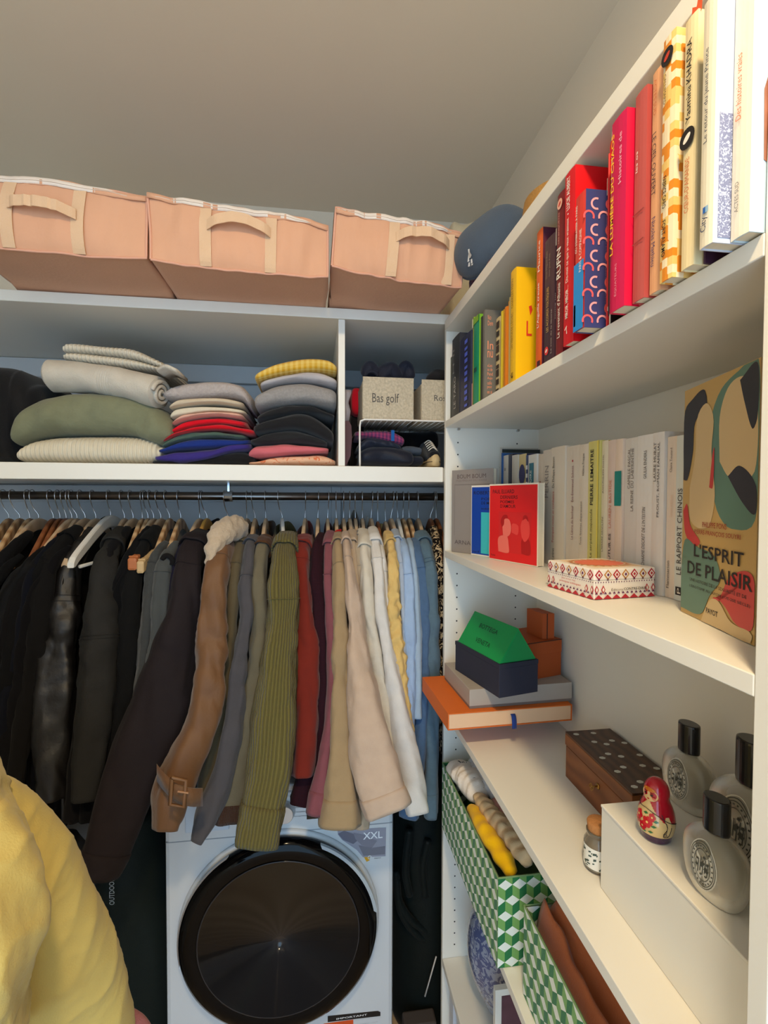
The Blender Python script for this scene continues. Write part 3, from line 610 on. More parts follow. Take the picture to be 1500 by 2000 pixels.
for k in range(26):
    t = k / 26 * 6.2832; c_, s_ = math.cos(t), math.sin(t)
    flat(o, 'lid_print', [(.5 * L1 + .30 * L1 * c_ - .004 * s_, .5 * L2 + .38 * L2 * s_ + .004 * c_), (.5 * L1 + .30 * L1 * c_ + .004 * s_, .5 * L2 + .38 * L2 * s_ - .004 * c_), (.5 * L1 + .40 * L1 * c_, .5 * L2 + .46 * L2 * s_)], A + UZ * (HT + .0008), u1, u2, paper((210, 130, 70)), .0003)
RED_, PUR, OCH = ink((178, 36, 50)), ink((96, 34, 84)), ink((190, 130, 60))
def tri_row(g, n, L, z0, h, o_, u, inv=False, w=1.0):
    for k in range(n):
        a = L * (k + .5) / n; hw = L / n * .5 * w
        P = [(a - hw, z0), (a + hw, z0), (a, z0 + h)] if not inv else [(a - hw, z0 + h), (a, z0), (a + hw, z0 + h)]
        nn = np.cross(u, UZ); g.add([o_ + u * x + UZ * z + nn * .0004 for x, z in P], [[0, 1, 2]])
def dia(g, cx, cz, a, b, o_, u, off=.0004): 
    nn = np.cross(u, UZ); g.add([o_ + u * x + UZ * z + nn * off for x, z in ((cx - a, cz), (cx, cz - b), (cx + a, cz), (cx, cz + b))], [[0, 1, 2, 3]])
for o_, u, L, n in ((A, u1, L1, 7), (B, u2, L2, 7)):
    gr, gp, gw, go = G(), G(), G(), G(); s = L / n
    tri_row(gr, n, L, .0006, .006, o_, u); tri_row(gp, n * 2, L, .0135 - .006, .003, o_, u, w=.7); pass
    for k in range(n + 1):
        if 1.5 < k < 5.5: continue
        dia(gr, min(max(L * k / n, .004), L - .004), .0135, .0034, .0062, o_, u); dia(gw, min(max(L * k / n, .004), L - .004), .0135, .0018, .0036, o_, u, .0007)
    for k in range(int(n)):
        c = L * (k + .5) / n
        dia(go if k % 2 else gr, c, HB + .008, .0065, .0074, o_, u); dia(gw, c, HB + .008, .0042, .0048, o_, u, .0007); dia(gp if k % 2 else gr, c, HB + .008, .0022, .0026, o_, u, .0010)
    tri_row(gp, n, L, HB + .0005, .0045, o_ - u * s * .5 * 0, u, w=.25); 
    a_ = np.linspace(0, 6.28, 8, endpoint=False); nn = np.cross(u, UZ)
    for k in range(24): gp.add([o_ + u * (L * (k + .5) / 24 + .0009 * math.cos(t)) + UZ * (.0238 + .0009 * math.sin(t)) + nn * .0004 for t in a_], [list(range(8))])
    gr.mk('red_print', RED_, o); gp.mk('purple_print', PUR, o); gw.mk('white_print', CARD, o)
    if go.V: go.mk('ochre_print', OCH, o)
lettering(o, 'Éditions', B + u2 * L2 * .27 + UZ * .0115, u2, UZ, .19 * L2, .0038, (60, 50, 50), off=.001); lettering(o, 'CONTRE-DIRES', B + u2 * L2 * .47 + UZ * .0117, u2, UZ, .38 * L2, .0034, (40, 34, 36), .02, off=.001)
lettering(o, 'principes toltèques', A + u1 * L1 * .30 + UZ * .0135, u1, UZ, .45 * L1, .0036, (190, 60, 66), .01, off=.001); lettering(o, 'Jeu avec les', A + u1 * L1 * .34 + UZ * .0185, u1, UZ, .3 * L1, .003, (190, 60, 66), off=.001)

# ------------------------------------------------------------------ stacked boxes on the fourth shelf
Z4 = S_TOP[4]
ORG, ORGD = paper((216, 106, 30), r=.6, bump=(700, .15)), paper((176, 78, 28), r=.6, bump=(700, .15))
so = thing('shoe_box', 'plain white low box hidden under the flat orange box', 'box', (.48, 1.2, Z4 + .0005))
mk('box_base', *bbox((.372, 1.172, Z4 + .0005), (.578, 1.255, Z4 + .042), .001), CARD, so); mk('lid', *bbox((.37, 1.17, Z4 + .042), (.582, 1.257, Z4 + .0515), .001), CARD, so)
zb = Z4 + .052
ob = thing('drawer_box', 'flat orange slide out box with a pale front and blue ribbon pull', 'box', (.44, 1.15, zb))
P0, P1 = atZ(875, 1427, zb), atZ(1117, 1407, zb); P2 = P0 + (P1 - P0) / np.linalg.norm(P1 - P0) * .298; hO = .037
u = (P1 - P0) / np.linalg.norm(P1 - P0); v = np.cross(UZ, u); Lx, Ly = np.linalg.norm(P1 - P0), .226
Lx = min(Lx, (XB - .006 - P0[0]) / u[0]); g = G()
g.add(*obox(P0, u * Lx, v * Ly, UZ * .002)); g.add(*obox(P0 + UZ * (hO - .002), u * Lx, v * Ly, UZ * .002)); g.add(*obox(P0 + UZ * .002, u * .002, v * Ly, UZ * (hO - .004))); g.add(*obox(P0 + u * (Lx - .002) + UZ * .002, u * .002, v * Ly, UZ * (hO - .004)))
g.mk('sleeve', ORG, ob); mk('drawer', *obox(P0 + u * .0024 + v * .001 + UZ * .0024, u * (Lx - .0048), v * (Ly - .004), UZ * (hO - .0048), .0006), paper((226, 186, 150)), ob)
rp = [P0 + u * Lx * .51 + UZ * z - v * y for z, y in ((.026, -.001), (.024, .004), (.014, .008), (.003, .009), (-.004, .0085))]
V, F, _ = ribbon(cat(rp, 12), u * .0055, -v, .0007); mk('ribbon_pull', V, F, cloth((36, 60, 130)), ob, smooth=True)
zg = zb + hO + .0003
Q0, Q1 = atZ(917, 1385, zg), atZ(1117, 1369, zg); gb = thing('gift_box', 'pale grey box lying between the flat orange box and the navy one', 'box', (Q0 + Q1) / 2)
u = (Q1 - Q0) / np.linalg.norm(Q1 - Q0); v = np.cross(UZ, u); Lg = min(np.linalg.norm(Q1 - Q0), (XB - .01 - Q0[0]) / u[0]); hG = .044; GRY = paper((170, 160, 150), r=.6)
V0 = atZ(875, 1324, zg) - Q0; Lv = min(abs(V0 @ v), .185)
mk('box_base', *obox(Q0 + u * .001 + v * .001, u * (Lg - .002), v * (Lv - .002), UZ * .008), paper((120, 110, 104)), gb); mk('lid', *obox(Q0 + UZ * .006, u * Lg, v * Lv, UZ * (hG - .006), .001), GRY, gb)
zn = zg + hG + .0003
N0 = atZ(975, 1364, zn); N1, N2 = atZ(873, 1297, zn), atZ(1042, 1347, zn); ub, vb = N1 - N0, N2 - N0; Lu, Lw = np.linalg.norm(ub), np.linalg.norm(vb); ub /= Lu; vb -= ub * (ub @ vb); vb /= np.linalg.norm(vb)
Lu = min(Lu, .19); hN = .073
nb = thing('gift_box', 'long navy blue box turned askew under the green prism', 'box', N0 + ub * Lu / 2 + vb * Lw / 2); NAVY = paper((36, 40, 58), r=.6, bump=(600, .2))
mk('box_base', *obox(N0, ub * Lu, vb * Lw, UZ * (hN - .010), .0008), NAVY, nb); mk('lid', *obox(N0 - ub * .0008 - vb * .0008 + UZ * (hN - .0098), ub * (Lu + .0016), vb * (Lw + .0016), UZ * .0098, .0008), NAVY, nb)
zp = zn + hN + .0004
pr = thing('prism_box', 'bright green triangular prism box with black capitals on top of the navy box', 'box', N0 + ub * Lu / 2 + vb * Lw / 2 + UZ * (hN + .0004)); GREEN = paper((8, 142, 72), r=.5)
p0 = N0 + ub * .004 + vb * .003; p0[2] = zp; Lp, Wp, Hp = Lu - .012, Lw - .006, .072
V = [p0, p0 + vb * Wp, p0 + vb * Wp * .5 + UZ * Hp]; V = np.array(V + [q + ub * Lp for q in V])
mk('box_body', V, [(0, 1, 2), (3, 5, 4), (0, 2, 5, 3), (1, 4, 5, 2), (0, 3, 4, 1)], GREEN, pr)
sl = vb * Wp * .5 + UZ * Hp; sL = np.linalg.norm(sl)
mk('end_flap', np.array([p0 - ub * .0008 + vb * Wp * .05 + UZ * .001, p0 - ub * .0008 + vb * Wp * .95 + UZ * .001, p0 - ub * .0008 + vb * Wp * .5 + UZ * (Hp * .93)]), [(0, 1, 2)], paper((12, 132, 70)), pr)
lettering(pr, 'BOTTEGA', p0 + ub * Lp * .73 + sl * .62, -ub, sl, Lp * .42, sL * .13, (14, 50, 34), .005); lettering(pr, 'VENETA', p0 + ub * Lp * .66 + sl * .22, -ub, sl, Lp * .34, sL * .13, (14, 50, 34), .005)
# orange cube behind, small orange box on top of it
zc = zg + hG + .0003
cb = thing('gift_box', 'large orange box with a dark edged lid behind the green prism', 'box', (.52, 1.18, zc))
C0 = atZ(1030, 1330, zc); C1 = atZ(1099, 1318, zc); u = (C1 - C0); u[1] += .002; Lc = np.linalg.norm(u); u /= Lc; x1 = min(C1[0], XB - .012); C0 = C0 - u * .004; Lc = (x1 - C0[0]) / u[0]; v = np.cross(UZ, u); dC = min(.12, YFAR - .004 - C0[1] - u[1] * Lc); hC = .088
mk('box_base', *obox(C0 + u * .001 + v * .001, u * (Lc - .002), v * (dC - .002), UZ * (hC - .031)), ORGD, cb); mk('lid', *obox(C0 + UZ * (hC - .032), u * Lc, v * dC, UZ * .032, .0008), ORGD, cb)
g = G(); g.add(*obox(C0 - v * .0004 + UZ * (hC - .0016), u * Lc, v * .0016, UZ * .0018)); g.add(*obox(C0 - u * .0004 + UZ * (hC - .0016), u * .0016, v * dC, UZ * .0018)); g.mk('dark_edging', ink((70, 34, 24)), cb)
zs_ = zc + hC + .0008
D0 = atZ(1061, 1229, zs_); D0[0] = min(D0[0], XB - .062); sb = thing('gift_box', 'small orange box with a brown edge standing on the large orange box', 'box', D0)
D0[1] = min(D0[1], C0[1] + .03)
mk('box_base', *obox(D0, UX * .012, UY * .062 - UX * .012, UZ * .062, .0006), ORGD, sb); mk('lid', *obox(D0 + X3(.0125, 0, 0), UX * .018, UY * .062 - UX * .012, UZ * .062, .0006), ORGD, sb); mk('dark_edging', *obox(D0 + X3(.011, -.0004, 0), UX * .0024, UY * .001, UZ * .062), ink((70, 34, 24)), sb)

# ------------------------------------------------------------------ inlaid wooden jewellery box
w0, w1 = atZ(1106, 1516, Z4), atZ(1170, 1591, Z4); xw = (w0[0] + w1[0]) / 2; y1 = w0[1]; y0 = y1 - .21; hW = .092; xe = XB - .008
wb = thing('jewellery_box', 'wooden jewellery box with a dark lid inlaid with small pearly hexagons', 'box', (xw, (y0 + y1) / 2, Z4))
WOOD = M((136, 82, 46), r=.45, var=.1, pat=('wood', 9.0, (110, 62, 34), 'Z')); WDARK = M((58, 34, 24), r=.35, var=.25, vs_=60, pat=('wood', 16.0, (86, 54, 36), 'X')); PEARL = M((206, 204, 196), r=.25, var=.05)
hL = .064
mk('box_base', *bbox((xw, y0, Z4 + .0005), (xe, y1, Z4 + hL), .001), WOOD, wb); lid = mk('lid', *bbox((xw - .0015, y0 - .001, Z4 + hL + .0018), (xe, y1 + .001, Z4 + hW - .004), .001), WOOD, wb)
mk('lid_top', *bbox((xw - .0012, y0 - .0008, Z4 + hW - .0039), (xe, y1 + .0008, Z4 + hW), .0006), WDARK, lid)
hx_ = np.arange(6) * math.pi / 3
for i in range(5):
    for j in range(9):
        if (i + j) % 2 or (i * 3 + j) % 5 == 2: continue
        cx, cy = xw + .014 + i * .0185, y1 - .014 - j * .0225 - (i % 2) * .011
        if cy < y0 + .008 or cx > xe - .008: continue
        mk('pearl_inlay', np.stack([cx + .0062 * np.cos(hx_), cy + .0048 * np.sin(hx_), np.full(6, Z4 + hW + .0003)], 1), [list(range(6))], PEARL, lid)
BRASS = M((170, 130, 70), r=.3, metal=1, var=.05); kx, ky, kz = xw, atX(1168, 1546, xw)[1], Z4 + hL - .017
g = G(); g.add(*lathe([(0, 0), (.0055, 0), (.0055, .0012), (.0, .0013)], (kx - .0005, ky, kz), 12, ax=[(0, 0, 1), (0, 1, 0), (-1, 0, 0)])[:2]); g.add(*tube([(kx, ky, kz), (kx - .012, ky, kz)], .0014, 8)[:2])
a = np.linspace(0, 6.2832, 17)
for dy, dz in ((.0035, 0), (-.0035, 0), (0, .0035), (0, -.0035)): g.add(*tube([(kx - .013, ky + dy + .003 * math.cos(t), kz + dz + .003 * math.sin(t)) for t in a], .0007, 5, False)[:2])
g.mk('key', BRASS, wb, smooth=True)

# ------------------------------------------------------------------ white box carrying the perfume bottles
xw2, yA, yB, hX = .408, .645, YN + .004, .122
zt = Z4 + hX
xb = thing('storage_box', 'long white lidded box under the doll and the frosted bottles', 'box', (.5, .5, Z4))
mk('box_base', *bbox((xw2 + .001, yB, Z4 + .0005), (XB - .006, yA - .001, zt - .004), .0008), WHITE, xb); mk('lid', *bbox((xw2, yB - .001, zt - .0038), (XB - .005, yA, zt), .001), WHITE, xb)
# cork jar
jc = atZ(1166, 1712, Z4); jr = .021; jc = np.array([.428, .680, Z4 + .0006])
jr_ = thing('glass_jar', 'little glass jar with a cork stopper and white label beside the white box', 'jar', jc)
GLASS = M((214, 206, 190), r=.08, trans=.85, var=0); CORK = M((176, 120, 70), r=.9, bump=(500, .6), var=.25, vs_=200)
mk('jar_body', *lathe([(0, 0), (.019, 0), (.021, .003), (.021, .042), (.017, .049), (.0165, .053), (.018, .055), (.018, .058), (.016, .058), (.0155, .05), (.019, .042), (.019, .004), (0, .003)], jc, 28)[:2], GLASS, jr_, smooth=True)
mk('filling', *lathe([(0, .0035), (.0185, .0035), (.0185, .036), (0, .037)], jc, 20)[:2], M((196, 176, 150), r=.9, var=.2, vs_=300), jr_, smooth=True)
mk('cork', *lathe([(0, .050), (.0145, .050), (.0165, .060), (.0172, .070), (.016, .0715), (0, .072)], jc, 22)[:2], CORK, jr_, smooth=True)
a = np.linspace(2.3, 4.9, 16); V = [jc + (.0214 * math.cos(t), .0214 * math.sin(t), z) for z in (.007, .038) for t in a]
lb = mk('label', V, [(i, i + 1, i + 17, i + 16) for i in range(15)], paper((232, 232, 226)), jr_, smooth=True)
g = G(); rg = np.random.RandomState(5)
for k in range(26):
    t = rg.uniform(2.45, 4.75); z = rg.uniform(.009, .036); w = rg.uniform(.04, .14); h = rg.uniform(.001, .0026)
    g.add([jc + (.0217 * math.cos(t + s * w), .0217 * math.sin(t + s * w), z + q * h) for s, q in ((-1, -1), (1, -.3), (1, 1), (-1, .4))], [[0, 1, 2, 3]])
g.mk('label_print', ink((60, 80, 76)), lb)
# nesting doll
dc = atZ(1281, 1634, zt); dl = thing('nesting_doll', 'painted wooden nesting doll with a red headscarf and flowers on her apron', 'doll', dc)
k = .078 / .083
PROF = [(0, 0), (.0165, 0), (.0185, .002), (.0195, .006), (.0225, .016), (.0238, .026), (.0228, .036), (.0198, .046), (.0168, .053), (.0158, .058), (.0162, .064), (.0155, .070), (.0125, .0765), (.0075, .0812), (.003, .0828), (0, .083)]
pz = np.array([q[1] for q in PROF]); prr = np.array([q[0] for q in PROF]); cen = cat([(r, z, 0) for r, z in PROF[1:]], 110)[:, :2]
n = 120; V, F, _ = lathe([(r * k, z * k) for r, z in cen], dc, n); mi = []
FRONT = math.atan2(-dc[1] + .05, -dc[0] - .10) ; FRONT = math.radians(196)
for f in F:
    if len(f) > 4: mi.append(0); continue
    c = np.mean([V[i] for i in f], 0) - dc; z = c[2] / k; t = (math.degrees(math.atan2(c[1], c[0])) - math.degrees(FRONT) + 180) % 360 - 180
    if z < .012: mi.append(0)
    elif z > .046 + .012 * (1 - abs(t) / 180) - (0.020 if abs(t) > 60 else .020 * abs(t) / 60): mi.append(2)
    elif abs(t) < 112: mi.append(1)
    else: mi.append(0)
DP, DCR, DR = M((58, 26, 66), r=.15, coat=.6, var=0), M((224, 190, 130), r=.15, coat=.6, var=.02), M((186, 14, 36), r=.15, coat=.6, var=0)
mk('doll_body', V, F, [DP, DCR, DR], dl, smooth=True, midx=mi)
def onbody(pts, off=.0006):                  # (degrees round from the front, height) -> surface
    out = []
    for t, z in pts:
        r = (np.interp(z, pz[1:], prr[1:]) + off / k) * k; q = FRONT + math.radians(t); out.append(dc + (r * math.cos(q), r * math.sin(q), z * k))
    return out
def patch(name, pts, rgb, off=.0006):
    m_ = np.mean(pts, 0); P = onbody([tuple(m_)] + list(pts), off); n_ = len(pts); mk(name, P, [(0, i + 1, (i + 1) % n_ + 1) for i in range(n_)], M(rgb, r=.2, coat=.5, var=0), dl, smooth=True)
patch('face', ell(0, .0640, 44, .0085), (226, 186, 126)); patch('hair', ell(0, .0708, 32, .0026), (206, 110, 30), .0009)
for t in (-16, 16): patch('eye', ell(t, .0645, 6, .0014, 10), (30, 24, 24), .0010); patch('eyebrow', [(t - 8, .0668), (t + 8, .0672), (t + 8, .0676), (t - 8, .0674)], (60, 36, 20), .0010)
patch('mouth', ell(0, .0585, 6, .0009, 10), (190, 30, 40), .0010); 
for t in (-26, 26): patch('cheek', ell(t, .0605, 8, .0017, 10), (226, 110, 90), .0009)
rg = np.random.RandomState(2)
for t, z, s in ((-22, .034, 1.2), (10, .030, 1.3), (-6, .022, 1.1), (24, .038, .9), (-34, .024, .9)):
    for q in range(5): patch('flower_petal', ell(t + 7 * s * math.cos(q * 1.257), z + .0034 * s * math.sin(q * 1.257), 6 * s, .0028 * s, 9), (200, 24, 40), .0008 + .00004 * q)
    patch('flower_heart', ell(t, z, 3 * s, .0013 * s, 8), (240, 200, 120), .0013)
for t, z in ((-38, .034), (2, .040), (30, .026), (-14, .015), (20, .017), (-40, .016), (36, .033), (-2, .0145)): patch('leaf', [(t - 9, z), (t, z + .0026), (t + 9, z + .001), (t, z - .0012)], (40, 110, 60), .0007)
patch('arm', [(62, .036), (66, .041), (78, .041), (84, .034), (82, .024), (76, .018), (68, .015), (60, .016), (58, .019), (68, .022), (70, .03)], (226, 190, 130), .0009)
for P in ([(54, .044), (62, .036), (70, .03), (68, .022), (58, .019), (58, .016), (64, .0145), (76, .0165), (84, .028)], [(-60, .050), (-30, .046), (0, .0465), (40, .042), (80, .034), (112, .030)], [(60, .016), (58, .0195)], [(64, .0155), (63, .019)], [(69, .016), (67, .0195)]):
    pp = cat([(t, z, 0) for t, z in P], 24 if len(P) > 3 else 4); q = np.array(onbody([(t, z) for t, z, _ in pp], .0011)); mk('ink_line', *tube(q, .00045, 4)[:2], ink((30, 24, 26)), dl)
# frosted bottles with oval labels
FROST = M((172, 168, 152), r=.38, trans=.55, var=.03, vs_=14, spec=.5); CAPB = M((20, 22, 26), r=.25, var=.05, coat=.4); LABW = paper((206, 202, 190))
def bottle(label, base, face, s, tall=1.0):
    o = thing('perfume_bottle', label, 'bottle', base, 'frosted bottles on the white box')
    f = X3(math.cos(face), math.sin(face), 0); w = np.cross(UZ, f)      # face normal, width axis
    R = []; a = np.linspace(0, 6.2832, 36, endpoint=False)
    prof = [(.0, .0), (.58, .0), (.70, .004), (.86, .016), (.97, .032), (1.0, .044), (.97, .055), (.86, .066), (.68, .074), (.48, .079), (.36, .081), (.32, .084), (.32, .088)]
    pc = cat([(r, z, 0) for r, z in prof[1:]], 34)[:, :2]
    for r, z in pc:
        hw = .041 * r; hd = .0200 * (min(1, r * 1.15)) * (.82 + .18 * r)
        ca, sa = np.cos(a), np.sin(a)
        R.append(base + s * (np.outer(np.sign(ca) * np.abs(ca) ** .9 * hw, w) + np.outer(np.sign(sa) * np.abs(sa) ** .9 * hd, f) + np.array([0, 0, z * tall])))
    V, F, _ = loft(R); mk('bottle_body', V, F, FROST, o, smooth=True)
    cp = [base + s * (np.outer(np.cos(a) * .0155 * q, w) + np.outer(np.sin(a) * .0115 * q, f) + np.array([0, 0, z * tall])) for q, z in ((.86, .0805), (.98, .0812), (1, .083), (1, .1185), (.97, .1205), (.88, .1212))]
    V, F, _ = loft(cp); mk('cap', V, F, CAPB, o, smooth=False)
    def S(x, z):                              # point of the front face
        r = np.interp(z, pc[:, 1], pc[:, 0]); hw = .041 * r; hd = .0200 * (min(1, r * 1.15)) * (.82 + .18 * r); q = min(abs(x) / hw, .98)
        return base + s * (w * x + f * (hd * (1 - q ** 2.2) ** .45 + .0004) + UZ * z * tall)
    def ring(a0, b0, a1, b1, nm, mat, off=0):
        t = np.linspace(0, 6.2832, 33)[:-1]; V = [S(a0 * math.cos(x), .043 + b0 * math.sin(x)) + f * off * s for x in t] + [S(a1 * math.cos(x), .043 + b1 * math.sin(x)) + f * off * s for x in t]
        return mk(nm, V, [(i, (i + 1) % 32, (i + 1) % 32 + 32, i + 32) for i in range(32)], mat, o, smooth=True)
    ring(.0005, .0005, .018, .029, 'label', LABW); DK = ink((70, 72, 66))
    for a0, b0 in ((.0168, .0272), (.0150, .0247), (.0108, .0188)): ring(a0, b0, a0 - .0007, b0 - .0008, 'label_ring', DK, .0005)
    g = G(); rg = np.random.RandomState(4)
    for k_ in range(34):                      # lettering ring and the sprig in the middle
        if k_ < 22:
            t = k_ / 22 * 6.2832; c = (.0129 * math.cos(t), .0218 * math.sin(t)); d = .0011
        else:
            t = rg.uniform(0, 6.28); q = rg.uniform(0, 1) ** .6; c = (.0075 * q * math.cos(t), .0145 * q * math.sin(t)); d = rg.uniform(.0012, .0028)
        P = [S(c[0] + d * x, .043 + c[1] + d * y) + f * .0006 * s for x, y in ((-1, -.6), (.5, -1), (1, .5), (-.4, 1))]; g.add(P, [[0, 1, 2, 3]])
    for q in range(5): g.add([S(-.006 + q * .003 + x, .043 - .011 + y + .003 * (q % 2)) + f * .0006 * s for x, y in ((0, 0), (.0012, 0), (.0024, .017), (.0014, .017))], [[0, 1, 2, 3]])
    g.mk('label_emblem', DK, o)
    return o
bB = atZ(1404, 1752, zt); bottle('nearest frosted bottle with a black cap at the front of the white box', np.array([.438, .474, zt]), math.radians(187), .93)
bottle('frosted bottle with a black cap behind the doll', np.array([.528, .622, zt]), math.radians(187), 1.0)
bottle('frosted bottle half hidden by the bookcase side panel', np.array([.512, .502, zt]), math.radians(187), 1.30)
tb = thing('lipstick_tube', 'reddish brown tube top showing behind the half hidden bottle', 'tube', (.588, .474, zt)); mk('tube_body', *lathe([(0, 0), (.010, 0), (.010, .12), (0, .12)], (.588, .474, zt), 16)[:2], M((120, 50, 40), r=.4), tb, smooth=True); mk('tube_cap', *lathe([(0, .1202), (.0095, .1202), (.0095, .198), (.008, .20), (0, .20)], (.588, .474, zt), 16)[:2], M((140, 62, 48), r=.35), tb, smooth=True)

# ------------------------------------------------------------------ fabric baskets with tumbling-block print on the fifth shelf
Z5 = S_TOP[5] + .0006
BG, BL_, BD, BW = cloth((120, 150, 100), var=.04), cloth((112, 160, 88), var=.04), cloth((34, 112, 66), var=.04), cloth((222, 228, 220), var=.04)
def clip(P, W, H):
    for ax, lim, sgn in ((0, 0, 1), (0, W, -1), (1, 0, 1), (1, H, -1)):
        out = []
        for i in range(len(P)):
            a_, b_ = P[i - 1], P[i]; fa, fb = sgn * (a_[ax] - lim), sgn * (b_[ax] - lim)
            if (fa >= 0) != (fb >= 0): t = fa / (fa - fb); out.append((a_[0] + t * (b_[0] - a_[0]), a_[1] + t * (b_[1] - a_[1])))
            if fb >= 0: out.append(b_)
        P = out
        if len(P) < 3: return []
    return P
def blocks(g, o_, u, v, W, H, s, nrm, sag):
    dx, dy = s * .70, s * .5
    for r in range(-1, int(H / (1.5 * s)) + 2):
        for c in range(-1, int(W / (2 * dx)) + 2):
            cx, cz = c * 2 * dx + (dx if r % 2 else 0), r * 1.5 * s
            for mi, P in ((2, [(cx, cz), (cx + dx, cz + dy), (cx, cz + s), (cx - dx, cz + dy)]), (0, [(cx, cz), (cx - dx, cz + dy), (cx - dx, cz + dy - s), (cx, cz - s)]), (1, [(cx, cz), (cx, cz - s), (cx + dx, cz + dy - s), (cx + dx, cz + dy)])):
                Q = clip(P, W, H)
                if Q: g.add([o_ + u * a_ + v * b_ + nrm * (.0006 + sag(a_ / W, b_ / H)) for a_, b_ in Q], [list(range(len(Q)))], mi)
def basket(label, x0, x1, y0, y1, H):
    o = thing('fabric_basket', label, 'basket', ((x0 + x1) / 2, (y0 + y1) / 2, Z5), 'patterned fabric baskets')
    sag = lambda a_, b_: .004 * math.sin(a_ * 3.14) * math.sin(b_ * 3.14)
    g = G(); gp = G()
    for o_, u, W in ((X3(x0, y1, Z5), -UY, y1 - y0), (X3(x0, y0, Z5), UX, x1 - x0), (X3(x1, y0, Z5), UY, y1 - y0), (X3(x1, y1, Z5), -UX, x1 - x0)):
        n_ = np.cross(u, UZ); k_ = 10
        for q in (0, 1):                      # outer and inner skins
            V = [o_ + u * W * i / k_ + UZ * H * j / k_ + n_ * (sag(i / k_, j / k_) - .003 * q) for j in range(k_ + 1) for i in range(k_ + 1)]
            F = [(j * (k_ + 1) + i, j * (k_ + 1) + i + 1, (j + 1) * (k_ + 1) + i + 1, (j + 1) * (k_ + 1) + i) for j in range(k_) for i in range(k_)]
            g.add(V, F if q == 0 else [f[::-1] for f in F])
        blocks(gp, o_, u, UZ, W, H, .0195, n_, sag)
        if o_[1] == y1 and u[0] < 0: blocks(gp, o_ - n_ * .003 + u * W, -u, UZ, W, H, .0195, -n_, lambda a_, b_: -sag(a_, b_))
    g.box((x0 + .003, y0 + .003, Z5 + .0005), (x1 - .003, y1 - .003, Z5 + .003))
    g.mk('basket_wall', BG, o, smooth=True); gp.mk('block_print', [BL_, BD, BW], o)
    c = [(x0, y0), (x1, y0), (x1, y1), (x0, y1), (x0, y0)]; mk('rim_piping', *tube([(x, y, Z5 + H) for x, y in c], .0016, 6)[:2], BG, o)
    return o
bx1 = (.334, .595, .846, 1.245)
basket('green and white block patterned basket holding rolled scarves, farther of two', *bx1, .170)
bx2 = (.362, .600, .395, .795)
basket('green and white block patterned basket holding a rust coloured cloth, nearer of two', *bx2, .158)
def roll(name, label, cat_, pts, r, mat, wr=.004, fr=.05, seed=0, an=(1, 1, 1), flatn=.85, group=None):
    """a soft rolled cloth along pts with wrinkles and rounded ends."""
    C = cat(pts, 40); n = 24; T = np.gradient(C, axis=0); T /= np.linalg.norm(T, axis=1)[:, None]
    s = np.linspace(0, 1, 40); rr = np.interp(s, np.linspace(0, 1, len(r)), r) * np.clip(1 - np.abs(2 * s - 1) ** 9, .03, 1) ** .5; R = []; a = np.linspace(0, 6.2832, n, endpoint=False)
    for i in range(40):
        A_ = np.cross(T[i], UZ); A_ /= np.linalg.norm(A_); B_ = np.cross(A_, T[i]); P = C[i] + rr[i] * (np.cos(a)[:, None] * A_ + flatn * np.sin(a)[:, None] * B_)
        d = wn(P, fr, seed, an); P += (P - C[i]) / (np.linalg.norm(P - C[i], axis=1)[:, None] + 1e-6) * (d * wr * min(1, rr[i] / .01))[:, None]; R.append(P)
    V, F, uv_ = loft(R); o = mk(name, V, F, mat, None, smooth=True, uv=uv_); return tag(o, label, cat_, group)
zr = Z5 + .170 - .003
roll('scarf', 'white printed scarf with black marks rolled at the far end of the farther basket', 'scarf', [(.366, 1.225, zr), (.374, 1.14, zr + .012), (.384, 1.075, zr + .004)], [.030, .034, .026], cloth((226, 216, 204), pat=('spots', 26.0, (40, 34, 36), .66)), seed=1, an=(1, 2, 1))
roll('scarf', 'pale grey scarf rolled beside the white printed one', 'scarf', [(.412, 1.225, zr + .008), (.422, 1.14, zr + .016), (.432, 1.065, zr + .008)], [.028, .036, .03], cloth((190, 192, 198)), seed=2, an=(1, 2, 1))
roll('scarf', 'bright yellow scarf along the front side of the farther basket', 'scarf', [(.354, 1.07, zr - .008), (.358, .96, zr + .002), (.372, .864, zr - .008)], [.016, .020, .018], cloth((232, 180, 8)), seed=3, wr=.003)
roll('scarf', 'long cream scarf with pale stripes rolled tight next to the yellow one', 'scarf', [(.374, 1.09, zr + .010), (.386, .98, zr + .014), (.406, .864, zr + .008)], [.016, .020, .017], cloth((214, 184, 142), pat=('ribv', 42.0, .80)), seed=4, wr=.003, fr=.03, an=(1, 2, 1))
roll('scarf', 'dusty mauve scarf rolled behind the cream one', 'scarf', [(.410, 1.06, zr + .010), (.422, .96, zr + .012), (.446, .870, zr + .006)], [.020, .022, .020], cloth((164, 116, 106)), seed=5, an=(1, 2, 1))
roll('scarf', 'deep red scarf at the back of the farther basket', 'scarf', [(.52, 1.18, zr), (.535, 1.0, zr + .006), (.54, .88, zr)], [.03, .036, .03], cloth((140, 30, 34)), seed=6)
